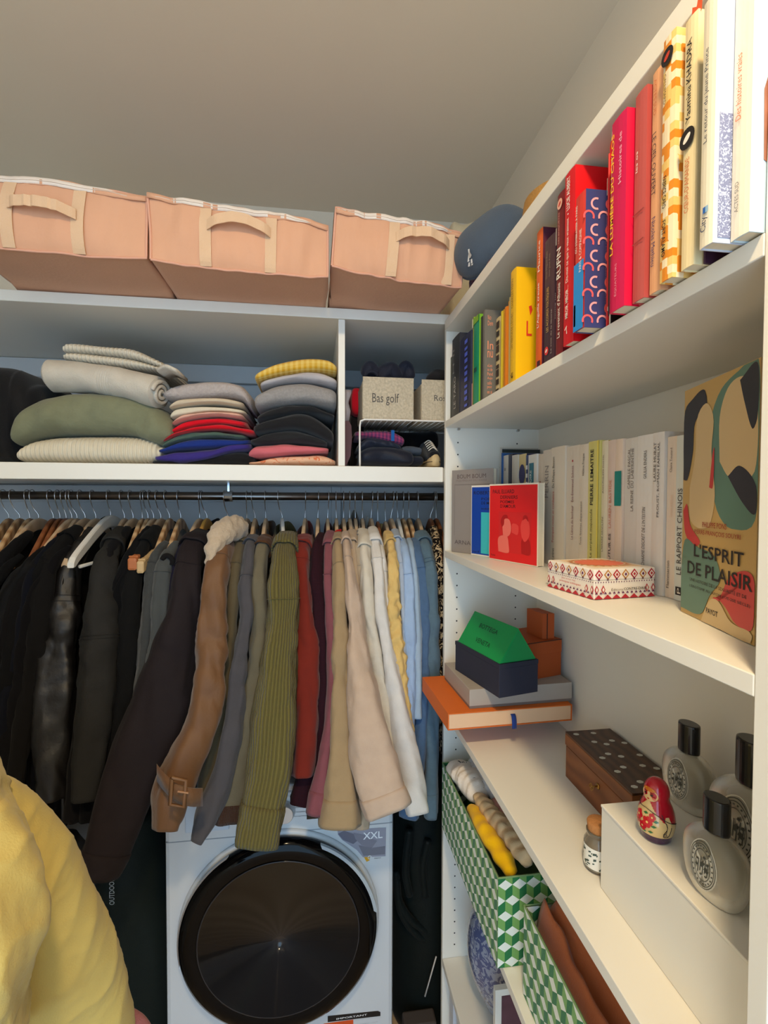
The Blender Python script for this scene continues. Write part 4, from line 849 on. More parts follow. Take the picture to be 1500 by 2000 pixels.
# rust cloth with a pointed fold, dark green cloth at the back
zq = Z5 + .158
def drape(name, label, cat_, mat, P, seed, wr=.0035, fr=.06, th=.004):
    P = np.array(P, float); k_, n_, _ = P.shape; rows = np.array([cat(P[i], 30) for i in range(k_)]); S_ = np.stack([cat(rows[:, j], 36) for j in range(30)], 1)
    d = wn(S_, fr, seed)[..., None] * wr; S_ = S_ + d * np.array([.5, .3, .8]); S2 = S_ - np.array([0, 0, th]); V = np.concatenate([S_.reshape(-1, 3), S2.reshape(-1, 3)]); F = []; h = 36 * 30
    for i in range(35):
        for j in range(29):
            a_ = i * 30 + j; F += [(a_, a_ + 1, a_ + 31, a_ + 30), (h + a_, h + a_ + 30, h + a_ + 31, h + a_ + 1)]
    for i in range(35): F += [(i * 30, (i + 1) * 30, h + (i + 1) * 30, h + i * 30), (i * 30 + 29, h + i * 30 + 29, h + (i + 1) * 30 + 29, (i + 1) * 30 + 29)]
    for j in range(29): F += [(j, h + j, h + j + 1, j + 1), (35 * 30 + j, 35 * 30 + j + 1, h + 35 * 30 + j + 1, h + 35 * 30 + j)]
    return tag(mk(name, V, F, mat, None, smooth=True), label, cat_)
RUST = cloth((178, 96, 52), r=.55, sheen=.3)
drape('shawl', 'rust coloured satin shawl heaped to a point in the nearer basket', 'shawl', RUST,
      [[(.372, .782, zq - .07), (.380, .780, zq - .012), (.388, .772, zq + .030), (.396, .776, zq + .004), (.412, .772, zq + .026), (.430, .778, zq - .004), (.47, .785, zq - .06)],
       [(.370, .735, zq - .07), (.378, .735, zq - .012), (.392, .73, zq + .018), (.402, .73, zq - .004), (.420, .725, zq + .016), (.440, .73, zq - .004), (.48, .735, zq - .05)],
       [(.370, .66, zq - .07), (.378, .66, zq - .010), (.390, .655, zq + .006), (.404, .655, zq - .022), (.428, .65, zq + .006), (.450, .655, zq - .014), (.49, .66, zq - .05)],
       [(.370, .57, zq - .07), (.378, .57, zq - .014), (.392, .565, zq + .002), (.412, .56, zq - .026), (.438, .56, zq + .000), (.462, .565, zq - .018), (.50, .57, zq - .05)],
       [(.370, .50, zq - .07), (.379, .50, zq - .016), (.396, .495, zq - .002), (.420, .49, zq - .020), (.448, .49, zq - .002), (.470, .495, zq - .016), (.505, .50, zq - .05)],
       [(.372, .42, zq - .08), (.382, .42, zq - .03), (.404, .415, zq - .014), (.430, .41, zq - .028), (.455, .41, zq - .016), (.475, .415, zq - .03), (.51, .42, zq - .06)]], 8)
roll('scarf', 'dark green cloth tucked behind the rust shawl', 'scarf', [(.52, .77, zq - .035), (.525, .6, zq - .028), (.53, .42, zq - .035)], [.034, .036, .03], cloth((30, 46, 40)), seed=9)

# ------------------------------------------------------------------ low shelves
Z6 = S_TOP[6] + .0006
vz = thing('ginger_jar', 'large round blue and white porcelain jar half hidden by the basket', 'jar', (.47, 1.13, Z6)); DELFT = M((150, 158, 180), r=.2, coat=.4, var=.06, pat=('spots', 62.0, (84, 94, 136), .5))
pv = cat([(r, z, 0) for r, z in ((.03, 0), (.045, .001), (.062, .03), (.088, .09), (.098, .15), (.090, .21), (.066, .25), (.050, .262), (.050, .28))], 30)[:, :2]
mk('jar_body', *lathe(pv, (.47, 1.13, Z6), 36)[:2], DELFT, vz, smooth=True); mk('lid', *lathe([(.054, .2805), (.056, .286), (.045, .30), (.018, .312), (.010, .318), (.013, .326), (.007, .334), (0, .335)], (.47, 1.13, Z6), 28)[:2], DELFT, vz, smooth=True)
pf = thing('picture_frame', 'small framed picture with a white frame standing on the low shelf', 'frame', (.43, .96, Z6)); g = G(); X0, X1, Yp, Hf = .385, .52, .985, .20
for lo, hi in (((X0, Yp, Z6), (X0 + .014, Yp + .012, Z6 + Hf)), ((X1 - .014, Yp, Z6), (X1, Yp + .012, Z6 + Hf)), ((X0 + .014, Yp, Z6), (X1 - .014, Yp + .012, Z6 + .014)), ((X0 + .014, Yp, Z6 + Hf - .014), (X1 - .014, Yp + .012, Z6 + Hf))): g.box(lo, hi)
g.mk('frame_border', WHITE, pf); mk('picture', *bbox((X0 + .014, Yp + .004, Z6 + .014), (X1 - .014, Yp + .010, Z6 + Hf - .014)), M((96, 60, 70), r=.4, var=.4, vs_=40), pf)
zl = .1006
for i, (lab, y0, y1, x, h, c) in enumerate((('tall white folder with a grey edge on the lowest shelf', 1.225, 1.262, .362, .205, (214, 216, 222)), ('white binder beside the folder on the lowest shelf', 1.17, 1.222, .370, .20, (226, 226, 228)), ('dark red book on the lowest shelf', 1.12, 1.165, .385, .17, (140, 40, 36)), ('grey book on the lowest shelf', 1.07, 1.115, .38, .18, (120, 120, 124)))):
    bk_ = book(lab, x, y1, y0, zl, h, c, None, D=.15, group='books on the lowest shelf')
# ------------------------------------------------------------------ pink storage bags on the upper shelf
PINK = M((212, 160, 128), r=.75, bump=(160, .25), var=.05, vs_=14, sheen=.1); STRAP = M((220, 184, 150), r=.85, bump=(900, .5), var=.05); ZIP = M((236, 224, 214), r=.7, bump=(1500, .4), var=.03); PIPE = M((214, 160, 136), r=.7)
ZU = 2.0945; YB = 1.10
def bag(label, c, top_extra, straps, seed, hand):
    TL, TR, BL, BR = (atY(x, y, YB) for x, y in c); o = thing('storage_bag', label, 'bag', (BL + BR) / 2 + X3(0, .25, 0), 'pink storage bags on the upper shelf')
    o.location[2] = ZU
    def FP(u, v, off=0.0):                    # point on the front face, u right, v up
        top = TL * (1 - u) + TR * u; top = top + UZ * np.interp(u, np.linspace(0, 1, len(top_extra)), top_extra); bot = BL * (1 - u) + BR * u; bot = bot + UZ * (-.006 * math.sin(u * math.pi))
        p = bot * (1 - v) + top * v
        b = .016 * math.sin(math.pi * u) ** .6 * math.sin(math.pi * min(max(v, 0), 1)) ** .6
        p = p + X3(0, -b + .0048 * wn(p[None], .10, seed, (1.6, 1, .5))[0] + .0022 * wn(p[None], .035, seed + 3, (1.5, 1, .3))[0] * min(1, 6 * v * (1 - v)) - off, 0); return p
    nu, nv = 36, 14; g = G()
    V = [FP(i / nu, j / nv) for j in range(nv + 1) for i in range(nu + 1)]; F = [(j * (nu + 1) + i, j * (nu + 1) + i + 1, (j + 1) * (nu + 1) + i + 1, (j + 1) * (nu + 1) + i) for j in range(nv) for i in range(nu)]
    # sides, top and bottom run back to the wall side
    back = 1.60; nb_ = 12
    per = [(i / nu, 0) for i in range(nu)] + [(1, j / nv) for j in range(nv)] + [(1 - i / nu, 1) for i in range(nu)] + [(0, 1 - j / nv) for j in range(nv)]
    R = []
    for k_ in range(nb_ + 1):
        t = k_ / nb_; row = []
        for u, v in per:
            p = FP(u, v); zb_ = max(ZU, p[2] * (1 - t) + (ZU if v < .5 else p[2]) * t) if v == 0 else p[2]
            if v == 0: z = max(ZU + (p[2] - ZU) * max(0, 1 - t * 2.6), ZU if p[1] + t * .5 > YC else p[2]) + .0003
            else:
                lo = FP(u, 0)[2]; hi = FP(u, 1)[2]; f = (p[2] - lo) / (hi - lo); z0 = ZU + (lo - ZU) * max(0, 1 - t * 2.6); z = z0 + f * (hi + .02 * math.sin(t * 3.14) * math.sin(u * 3.14) - z0)
            q = np.array([p[0] + (.004 * math.sin(t * 9 + seed) * (1 - 2 * (u > .5)) if 0 < v < 1 else 0), p[1] * (1 - t) + back * t, z]); row.append(q)
        R.append(row)
    g.add(V, F); n_ = len(per); RV = np.array(R).reshape(-1, 3); g.add(RV, [(k_ * n_ + i, (k_ + 1) * n_ + i, (k_ + 1) * n_ + (i + 1) % n_, k_ * n_ + (i + 1) % n_) for k_ in range(nb_) for i in range(n_)] + [tuple(range(nb_ * n_, nb_ * n_ + n_))])
    g.mk('bag_body', PINK, o, smooth=True)
    E_ = [FP(u, v, .001) for u, v in per]; mk('piping', *tube(E_ + [E_[0]], .0028, 6, False)[:2], PIPE, o, smooth=True)
    P = [FP(u, .955 - .01 * math.sin(u * 20 + seed), .003) for u in np.linspace(.01, .90, 40)]; W = [UZ * (.0055 * (1 - abs(2 * t - 1) ** 4) + .001) for t in np.linspace(0, 1, 40)]
    V, F, _ = ribbon(P, W, -UY, .001); zp_ = mk('zipper', V, F, ZIP, o, smooth=True); mk('zip_line', *tube([p - UY * .0014 for p in P], .0009, 5)[:2], M((206, 190, 176), r=.5), zp_)
    P = [FP(u, .985, .004) - UZ * (.002 + .005 * math.sin(u * 7 + seed) ** 2) for u in np.linspace(0, 1, 30)]; V, F, _ = ribbon(P, UZ * .0055, -UY, .0016); mk('zip_flap', V, F, PINK, o, smooth=True)
    for xs in straps:
        u = (xs - c[2][0]) / (c[3][0] - c[2][0])
        P = [FP(u - .012 + .012 * v, v, .0022) for v in np.linspace(.01, .90, 16)]; V, F, _ = ribbon(P, UX * .0118, -UY, .0016); mk('strap', V, F, STRAP, o)
    u0, u1 = ((x - c[2][0]) / (c[3][0] - c[2][0]) for x in straps); v0, v1, bulge = hand
    P = [FP(u0 + (u1 - u0) * t, v0 + (v1 - v0) * t + .10 * math.sin(math.pi * t) * bulge, .003 + .020 * math.sin(math.pi * t) ** .7) for t in np.linspace(.02, .98, 24)]
    V, F, _ = ribbon(P, UZ * .0105, -UY, .0022); mk('handle', V, F, STRAP, o)
bag('pink fabric storage bag at the left end of the upper shelf', [(-85, 346), (286, 386), (-85, 474), (287, 506)], [.0, .012, .012, .006, 0], (22, 158), 21, (.56, .50, .3))
bag('pink fabric storage bag in the middle of the upper shelf', [(290, 382), (640, 441), (296, 509), (640, 541)], [0, .003, .002, .006, 0], (404, 529), 22, (.60, .62, 1.2))
bag('pink fabric storage bag beside the blue grey cap', [(656, 408), (905, 456), (648, 521), (900, 562)], [0, .002, .004, .004, 0], (762, 872), 23, (.62, .68, .8))

# ------------------------------------------------------------------ folded clothes on the lower shelf
ZL = 1.6853
def fold(name, label, cat_, top, bot, mat, Yf=1.315, D=.34, seed=0, wr=.0055, fr=.09, rib=0, notch=0.0, group=None, zmin=None, an=(1, 1, 1), ex=.55, nu=60):
    """soft folded cloth: top and bottom outlines in photo points at its front face."""
    T_ = np.array([atY(x, y, Yf) for x, y in top]); B_ = np.array([atY(x, y, Yf) for x, y in bot]); x0, x1 = max(T_[0, 0], B_[0, 0] - 1), T_[-1, 0]
    x0, x1 = min(T_[0, 0], B_[0, 0]), max(T_[-1, 0], B_[-1, 0]); n = 26; a = np.linspace(0, 6.2832, n, endpoint=False); R = []
    tc_, bc_ = cat(T_, 60), cat(B_, 60); xm_ = np.linspace(x0, x1, 30)[8:22]; th_ = .5 * float(np.median(np.interp(xm_, tc_[:, 0], tc_[:, 2]) - np.interp(xm_, bc_[:, 0], bc_[:, 2]))); Yf = Yf + .009 * math.sin(seed * 2.7)
    notch = notch or (.0025 if 40 <= seed < 58 and seed % 2 else 0)
    us = .5 - .5 * np.cos(np.linspace(0.02, math.pi - .02, nu)) if not rib else np.linspace(.0, 1, nu)
    for u in us:
        x = x0 + (x1 - x0) * u; zt_ = np.interp(x, tc_[:, 0], tc_[:, 2]); zb_ = np.interp(x, bc_[:, 0], bc_[:, 2]); zb_ = max(zb_, (zmin or ZL) + .0005); zt_ = max(zt_, zb_ + th_)
        e = max(1 - abs(2 * u - 1) ** 12, .0) ** .5; e = max(e, .12); cz, hz = (zt_ + zb_) / 2, (zt_ - zb_) / 2 * (.55 + .45 * e)
        ca, sa = np.cos(a), np.sin(a); ry = np.sign(ca) * np.abs(ca) ** .35; rz = np.sign(sa) * np.abs(sa) ** .8
        y = Yf + .01 * (1 - e) + D / 2 - ry * D / 2 * (.9 + .1 * e); z = cz + rz * hz
        if notch: y = y + np.where(ca > 0, notch * np.exp(-(sa / .16) ** 2), 0)
        if rib: y = y - .0022 * math.sin(u * 6.2832 * rib); z = z + .0018 * math.sin(u * 6.2832 * rib) * rz
        R.append(np.stack([np.full(n, x), y, z], 1))
    R = np.array(R); d = wn(R.reshape(-1, 3), fr, seed, an).reshape(R.shape[:2]); R[:, :, 1] += d * wr; R[:, :, 2] += np.where(R[:, :, 2] > R[:, :, 2].mean(1, keepdims=True), d * wr * .5, 0)
    V, F, uv = loft(R); return tag(mk(name, V, F, mat, None, smooth=True, uv=uv), label, cat_, group)
CRIB = cloth((214, 204, 182), var=.05)
fold('folded_towel', 'cream ribbed throw at the bottom of the left pile', 'throw', [(20, 872), (60, 855), (150, 848), (290, 853), (314, 874)], [(20, 905), (100, 909), (200, 909), (300, 909), (312, 890)], CRIB, seed=31, rib=34, nu=240, wr=.003)
fold('folded_blanket', 'thick sage green fleece blanket in the left pile', 'blanket', [(12, 842), (40, 790), (120, 762), (210, 762), (290, 782), (335, 815)], [(16, 872), (70, 852), (150, 847), (250, 850), (310, 872), (330, 868)], cloth((122, 124, 98), bump=(160, .7), var=.16), seed=32, wr=.010, fr=.13, nu=110, an=(1.4, 1, .7))
rt = thing('rolled_towel', 'pale grey bath towel rolled up on the green blanket', 'towel', atY(210, 780, 1.34)); TW = cloth((200, 192, 178), bump=(300, .9), var=.1)
C = cat([atY(92, 735, 1.36), atY(160, 738, 1.36), atY(230, 748, 1.35), atY(312, 768, 1.33)], 200); T = np.gradient(C, axis=0); T /= np.linalg.norm(T, axis=1)[:, None]; a = np.linspace(0, 6.2832, 28, endpoint=False); R = []
for i in range(200):
    s = i / 199; r = .043 * (1 - .0) * min(1, (s * 14 + .3)) ** .5; A_ = np.cross(T[i], UZ); A_ /= np.linalg.norm(A_); B_ = np.cross(A_, T[i])
    if .50 < s < .62: r += .0014 * math.sin((s - .50) / .12 * 6.28 * 6) - .002
    P = C[i] + r * (1.25 * np.cos(a)[:, None] * A_ + .90 * np.sin(a)[:, None] * B_); P += wn(P, .09, 33)[:, None] * .0025 * (P - C[i]) / r; R.append(P)
V, F, uv = loft(R); mk('towel_roll', V, F, TW, rt, smooth=True, uv=uv)
e0 = C[-1]; A_ = np.cross(T[-1], UZ); A_ /= np.linalg.norm(A_); B_ = np.cross(A_, T[-1]); sp = [e0 + T[-1] * .004 + (.036 * (1 - t)) * (1.2 * math.cos(t * 17) * A_ + .9 * math.sin(t * 17) * B_) for t in np.linspace(0, .9, 70)]
mk('towel_end', *tube(sp, .0052, 7)[:2], TW, rt, smooth=True)
V, F, _ = ribbon(cat([atY(318, 735, 1.33), atY(335, 728, 1.31), atY(357, 737, 1.31)], 10), UY * .05, UZ, .008); mk('towel_flap', V, F, TW, rt, smooth=True)
RIBT = cloth((212, 204, 186), var=.05)
fold('folded_towel', 'thin cream waffle towel, lower of two on the rolled towel', 'towel', [(120, 694), (124, 687), (200, 693), (262, 702), (328, 722)], [(120, 700), (200, 711), (262, 718), (326, 726)], RIBT, Yf=1.335, D=.24, seed=34, wr=.002, rib=26, nu=180, zmin=1.9)
fold('folded_towel', 'thin cream waffle towel on top of the left pile', 'towel', [(115, 674), (120, 666), (200, 673), (256, 679), (320, 708)], [(117, 685), (200, 691), (262, 700), (326, 721)], RIBT, Yf=1.33, D=.24, seed=35, wr=.002, rib=26, nu=180, zmin=1.9)
blk = [(-30, 700), (10, 704), (36, 722), (60, 752), (74, 782)]
fold('folded_coat', 'black quilted coat bundled at the left end of the lower shelf', 'coat', [(-70, 700), (-10, 702), (20, 712), (50, 740), (72, 775)], [(-70, 908), (-30, 909), (0, 909), (18, 880), (18, 840)], cloth((20, 20, 22)), Yf=1.34, seed=36, wr=.006)
F2 = 'folded tops in the middle pile'; F3 = 'folded tops in the right pile'
KNIT = cloth((176, 166, 162), bump=(260, 1.0), var=.22, vs_=160)
# middle pile from the bottom
fold('folded_sweater', 'black folded top at the bottom of the middle pile', 'sweater', [(290, 905), (330, 896), (400, 890), (460, 878), (494, 886)], [(292, 909), (400, 909), (480, 909), (494, 905)], cloth((24, 24, 26)), seed=40, group=F2)
fold('folded_shirt', 'purple folded top in the middle pile', 'shirt', [(298, 890), (340, 880), (400, 876), (450, 868), (488, 862)], [(298, 900), (340, 906), (400, 900), (450, 884), (488, 880)], cloth((52, 40, 116), r=.7), seed=41, group=F2, wr=.005, notch=.003)
fold('folded_shirt', 'royal blue folded top in the middle pile', 'shirt', [(306, 878), (350, 858), (420, 852), (484, 860)], [(304, 886), (350, 880), (420, 876), (486, 868)], cloth((26, 48, 120)), seed=42, group=F2, notch=.003)
fold('folded_shirt', 'grey green folded top in the middle pile', 'shirt', [(312, 866), (350, 846), (400, 840), (478, 846)], [(310, 874), (350, 862), (420, 853), (478, 858)], cloth((76, 96, 86)), seed=43, group=F2)
fold('folded_shirt', 'red folded top, lower of two reds', 'shirt', [(318, 856), (350, 838), (420, 828), (494, 836)], [(316, 864), (350, 850), (420, 840), (496, 850)], cloth((200, 12, 30)), seed=44, group=F2)
fold('folded_shirt', 'red folded top, upper of two reds', 'shirt', [(330, 834), (360, 820), (420, 812), (474, 818)], [(326, 850), (360, 836), (420, 828), (476, 833)], cloth((214, 14, 34)), seed=45, group=F2)
fold('folded_shirt', 'peach pink folded top above the reds', 'shirt', [(336, 822), (360, 808), (420, 802), (472, 806)], [(334, 830), (360, 820), (420, 812), (474, 817)], cloth((222, 170, 150)), seed=46, group=F2)
fold('folded_shirt', 'ivory folded top under the beige one', 'shirt', [(326, 804), (340, 794), (400, 788), (476, 796)], [(330, 816), (350, 812), (420, 804), (476, 808)], cloth((216, 204, 180)), seed=47, group=F2, notch=.004)
fold('folded_shirt', 'beige folded top beneath the grey knit', 'shirt', [(328, 790), (350, 778), (420, 774), (472, 782)], [(328, 798), (350, 794), (420, 788), (474, 795)], cloth((204, 186, 160)), seed=48, group=F2, notch=.003)
fold('folded_sweater', 'marled grey knit sweater on top of the middle pile', 'sweater', [(312, 764), (340, 746), (400, 738), (460, 742), (488, 764)], [(312, 776), (350, 782), (420, 776), (470, 780), (488, 800)], KNIT, seed=49, group=F2, wr=.005, D=.36)
# right pile from the bottom
fold('folded_shirt', 'peach folded top with an orange pattern at the bottom of the right pile', 'shirt', [(484, 900), (540, 892), (600, 886), (640, 890), (656, 898)], [(486, 909), (560, 909), (620, 909), (656, 909)], cloth((226, 178, 144), pat=('spots', 60.0, (216, 120, 80), .60)), seed=50, group=F3)
fold('folded_shirt', 'coral pink folded top in the right pile', 'shirt', [(484, 878), (500, 868), (560, 865), (640, 872)], [(490, 894), (520, 894), (580, 888), (642, 884)], cloth((204, 104, 112)), seed=51, group=F3, notch=.003)
fold('folded_sweater', 'black folded sweater just above the coral top', 'sweater', [(492, 856), (520, 842), (580, 838), (638, 856)], [(486, 868), (520, 868), (580, 865), (640, 872)], cloth((36, 36, 38)), seed=52, group=F3)
fold('folded_sweater', 'black folded sweater in the middle of the right pile', 'sweater', [(500, 826), (540, 812), (600, 806), (652, 838)], [(494, 848), (520, 844), (580, 838), (652, 868)], cloth((30, 30, 32)), seed=53, group=F3)
fold('folded_sweater', 'black folded sweater under the grey marled one', 'sweater', [(500, 806), (540, 790), (600, 786), (652, 806)], [(500, 822), (540, 814), (600, 806), (654, 816)], cloth((34, 34, 36)), seed=54, group=F3)
fold('folded_sweater', 'speckled grey sweatshirt in the right pile', 'sweater', [(496, 766), (540, 748), (600, 744), (658, 756)], [(500, 798), (540, 792), (600, 788), (658, 798)], cloth((148, 144, 142), var=.25, vs_=180), seed=55, group=F3, wr=.005)
fold('folded_shirt', 'light grey folded top with a soft crease under the yellow check', 'shirt', [(506, 742), (560, 726), (620, 722), (659, 732)], [(510, 754), (560, 746), (610, 744), (659, 756)], cloth((182, 176, 178)), seed=56, group=F3, wr=.005)
fold('folded_shirt', 'yellow and white gingham shirt on top of the right pile', 'shirt', [(496, 724), (540, 704), (600, 694), (640, 697), (659, 706)], [(504, 742), (560, 730), (620, 724), (659, 728)], cloth((232, 200, 110), pat=('gingham', 70.0, (212, 160, 40))), seed=57, group=F3)

# ------------------------------------------------------------------ the compartment right of the divider
wr_ = thing('wire_rack', 'white wire shelf rack carrying the felt boxes', 'rack', (.24, 1.34, ZL)); WIRE = M((232, 228, 222), r=.35, var=0)
xl, xr, yf, yb = atY(703, 817, 1.325)[0], .480, 1.325, 1.56; zr_ = atY(703, 819, 1.325)[2]
def leg(y): g = G(); P = [(xl, y, ZL)] + [(xl, y, zr_ - .010)] + [(xl + .003, y, zr_ - .003), (xl + .010, y, zr_)] + [(xr, y, zr_)]; return tube(cat(P, 40), .0026, 8)
for y, xo in ((yf, 0), (yb, 0)):
    V, F, _ = leg(y); mk('frame_wire', V, F, WIRE, wr_, smooth=True)
for k in range(24):
    x = xl + .012 + k * .0168
    if x < xr - .002: mk('cross_wire', *tube([(x, yf - .001, zr_ + .0018), (x, yb + .001, zr_ + .0018)], .0014, 6)[:2], WIRE, wr_, smooth=True)
FELT = M((196, 182, 158), r=.95, bump=(220, 1.0), var=.40, vs_=170)
zf = zr_ + .0036
def feltbox(label, x0, x1, zt_, txt, tx):
    o = thing('felt_box', label, 'box', ((x0 + x1) / 2, 1.38, zf), 'felt boxes on the wire rack'); y0, y1, t = 1.332, 1.55, .004
    for lo, hi in (((x0 + .001, y0, zf), (x1, y0 + t, zt_)), ((x0, y1 - t, zf), (x1, y1, zt_)), ((x0, y0 + .0042, zf), (x0 + t, y1 - t, zt_ - .012)), ((x1 - t, y0 + .0042, zf), (x1, y1 - t, zt_ - .012))): mk('wall_panel', *bbox(lo, hi, .0008), FELT, o)
    mk('base', *bbox((x0 + t, y0 + t, zf), (x1 - t, y1 - t, zf + t)), FELT, o)
    lettering(o, txt, (tx[0], y0, tx[1]), UX, UZ, tx[2], tx[3], (84, 78, 72), off=.0008)
fx0, fx1, fzt = atY(708, 780, 1.332)[0], atY(808, 780, 1.332)[0], atY(760, 737, 1.332)[2]
p = atY(727, 789, 1.332); q = atY(779, 770, 1.332)
feltbox('speckled beige felt box with handwriting, full of navy stockings', fx0, fx1, fzt, 'Bas golf', (p[0], p[2] - .003, q[0] - p[0], q[2] - p[2] + .004))
p = atY(848, 783, 1.332); feltbox('speckled beige felt box cut off by the bookcase', atY(823, 780, 1.332)[0], .455, fzt - .002, 'Roses', (p[0], p[2], .052, .016))
NV = cloth((34, 36, 50), r=.6)
for i, (pts, r, lab) in enumerate((([(712, 738), (724, 722), (738, 734)], [.016, .022, .016], 'navy stocking bulging at the left of the felt box'), ([(738, 745), (760, 724), (782, 742)], [.018, .024, .018], 'navy stocking rolled in the middle of the felt box'), ([(776, 740), (793, 718), (803, 742)], [.012, .016, .014], 'navy stocking sticking up at the right of the felt box'))):
    roll('stocking', lab, 'stocking', [atY(x, y, 1.40) for x, y in pts], r, NV, seed=60 + i, wr=.003, flatn=1.1)
rp_ = [atY(726, 740, 1.37) + X3(.017 * math.cos(t), 0, .014 * math.sin(t) + .006) for t in np.linspace(0, 3.1, 12)]
tag(mk('stocking_cuff', *tube(rp_, .004, 7)[:2], NV, None, smooth=True), 'ribbed navy cuff curled over the front of the felt box', 'stocking')
roll('cloth_pouch', 'black and white cloth in the cut off felt box', 'cloth', [atY(832, 744, 1.40), atY(862, 734, 1.40), atY(900, 742, 1.40)], [.016, .022, .02], cloth((40, 38, 40)), seed=64)
BGP = M((72, 10, 15), r=.45, var=.25, vs_=60)
sp_ = thing('plastic_packet', 'flat dark red packet in clear plastic standing against the divider', 'packet', (.09, 1.36, ZL)); X0 = .0800
V, F, _ = loft([[(X0, 1.335, z), (X0 + w, 1.335, z), (X0 + w, 1.62, z), (X0, 1.62, z)] for z, w in ((ZL + .002, .004), (ZL + .03, .016), (ZL + .08, .020), (ZL + .112, .018), (ZL + .125, .012))]); mk('red_contents', V, F, BGP, sp_)
V, F, _ = loft([[(X0, 1.334, z), (X0 + w, 1.333, z), (X0 + w, 1.622, z), (X0, 1.622, z)] for z, w in ((ZL + .1255, .012), (ZL + .15, .016), (ZL + .175, .010), (ZL + .20, .018), (ZL + .208, .017))]); mk('plastic_top', V, F, M((206, 196, 200), r=.25, trans=.5, var=.1), sp_, smooth=True)
fold('folded_shirt', 'bright red cloth behind the plastic packet', 'cloth', [(686, 765), (692, 755), (705, 756)], [(686, 805), (695, 812), (712, 812)], cloth((206, 20, 40)), Yf=1.47, D=.12, seed=65, zmin=1.75)
fold('folded_coat', 'black cloth under the red one behind the packet', 'cloth', [(684, 806), (696, 806), (712, 806)], [(684, 909), (696, 909), (712, 909)], cloth((24, 22, 24)), Yf=1.48, D=.12, seed=66)
fold('folded_jacket', 'navy puffer jacket folded at the bottom under the wire rack', 'jacket', [(703, 878), (730, 872), (770, 874), (800, 880)], [(703, 909), (740, 909), (780, 909), (808, 909)], cloth((26, 30, 44), r=.45), Yf=1.345, D=.19, seed=67, wr=.006)
fold('folded_jacket', 'shiny navy padded jacket on top of the folded puffer', 'jacket', [(700, 866), (720, 852), (760, 856), (784, 866)], [(702, 880), (730, 876), (770, 876), (786, 884)], cloth((34, 40, 56), r=.4), Yf=1.35, D=.18, seed=68, wr=.006, fr=.05)
fold('cloth_bag', 'purple and pink patterned cloth bag with a blue stripe under the rack', 'bag', [(694, 840), (720, 842), (760, 842), (788, 850)], [(696, 856), (730, 856), (770, 866), (790, 872)], cloth((150, 60, 100), pat=('gingham', 95.0, (60, 40, 86))), Yf=1.36, D=.16, seed=69, zmin=1.70)
tg = atY(768, 846, 1.352); tag(mk('fabric_band', *obox(tg + X3(-.006, -.003, -.022), UX * .009, UY * .003, UZ * .03), cloth((30, 90, 160))), 'short blue band across the purple patterned bag', 'band')
fold('folded_shirt', 'slate grey folded cloth beside the sneaker', 'cloth', [(786, 872), (800, 870), (826, 871)], [(786, 884), (800, 888), (826, 888)], cloth((70, 78, 90)), Yf=1.36, D=.16, seed=70, zmin=1.7)
fold('folded_shirt', 'dark navy cloth under the slate grey one', 'cloth', [(788, 889), (806, 888), (828, 889)], [(786, 909), (806, 909), (828, 909)], cloth((28, 32, 46)), Yf=1.36, D=.16, seed=71)
fold('folded_coat', 'black cloth at the back under the wire rack', 'cloth', [(706, 842), (790, 842), (858, 842)], [(706, 872), (790, 880), (858, 880)], cloth((16, 15, 17)), Yf=1.52, D=.1, seed=72, zmin=1.71)
# sneaker, toe towards us
sn = thing('sneaker', 'black canvas sneaker with white laces and a cream rubber sole', 'shoe', (.325, 1.37, ZL))
def shoe(z_of, w_of, name, mat, hz, t0=0.0):
    R = []
    for t in np.linspace(t0, 1, 24):
        y = 1.335 + .20 * t; w = w_of(t); z0, z1 = z_of(t); a = np.linspace(0, 6.2832, 18, endpoint=False); ca, sa = np.cos(a), np.sin(a)
        R.append(np.stack([.334 + .01 * t + w * np.sign(ca) * np.abs(ca) ** .6 * .5, np.full(18, y), (z0 + z1) / 2 + (z1 - z0) / 2 * np.sign(sa) * np.abs(sa) ** hz], 1))
    V, F, _ = loft(R); return mk(name, V, F, mat, sn, smooth=True)
wf = lambda t: .048 * min(1, (t * 5 + .12)) ** .5 - .012 * max(0, t - .4)
wf = lambda t: min(.046 * min(1, (t * 5 + .12)) ** .5, .042)
shoe(lambda t: (ZL + .001 + .004 * (1 - t), ZL + .026 + .012 * max(0, 1 - t * 5)), lambda t: wf(t) * .96, 'sole', M((206, 180, 134), r=.7, var=.06), .4)
shoe(lambda t: (ZL + .022, ZL + .040 + .05 * min(1, max(0, t - .06) * 1.9) + (.006 if t < .1 else 0)), lambda t: wf(t) * .9, 'upper', cloth((26, 25, 28)), .9, .05)
for k in range(5):
    t = .18 + k * .07; z = ZL + .046 + .05 * min(1, (t - .06) * 1.9); mk('lace', *tube(cat([(.321, 1.335 + .2 * t, z - .006), (.334, 1.333 + .2 * t, z + .003), (.348, 1.335 + .2 * t, z - .006)], 8), .0017, 6)[:2], M((222, 214, 200), r=.8), sn, smooth=True)
mk('sole_line', *tube([(.334 + s * wf(t) * .485 + .01 * t, 1.335 + .2 * t, ZL + .018) for s, t in [(-1, t) for t in np.linspace(.5, .02, 10)] + [(1, t) for t in np.linspace(.02, .5, 10)]], .0010, 5)[:2], ink((60, 40, 50)), sn)

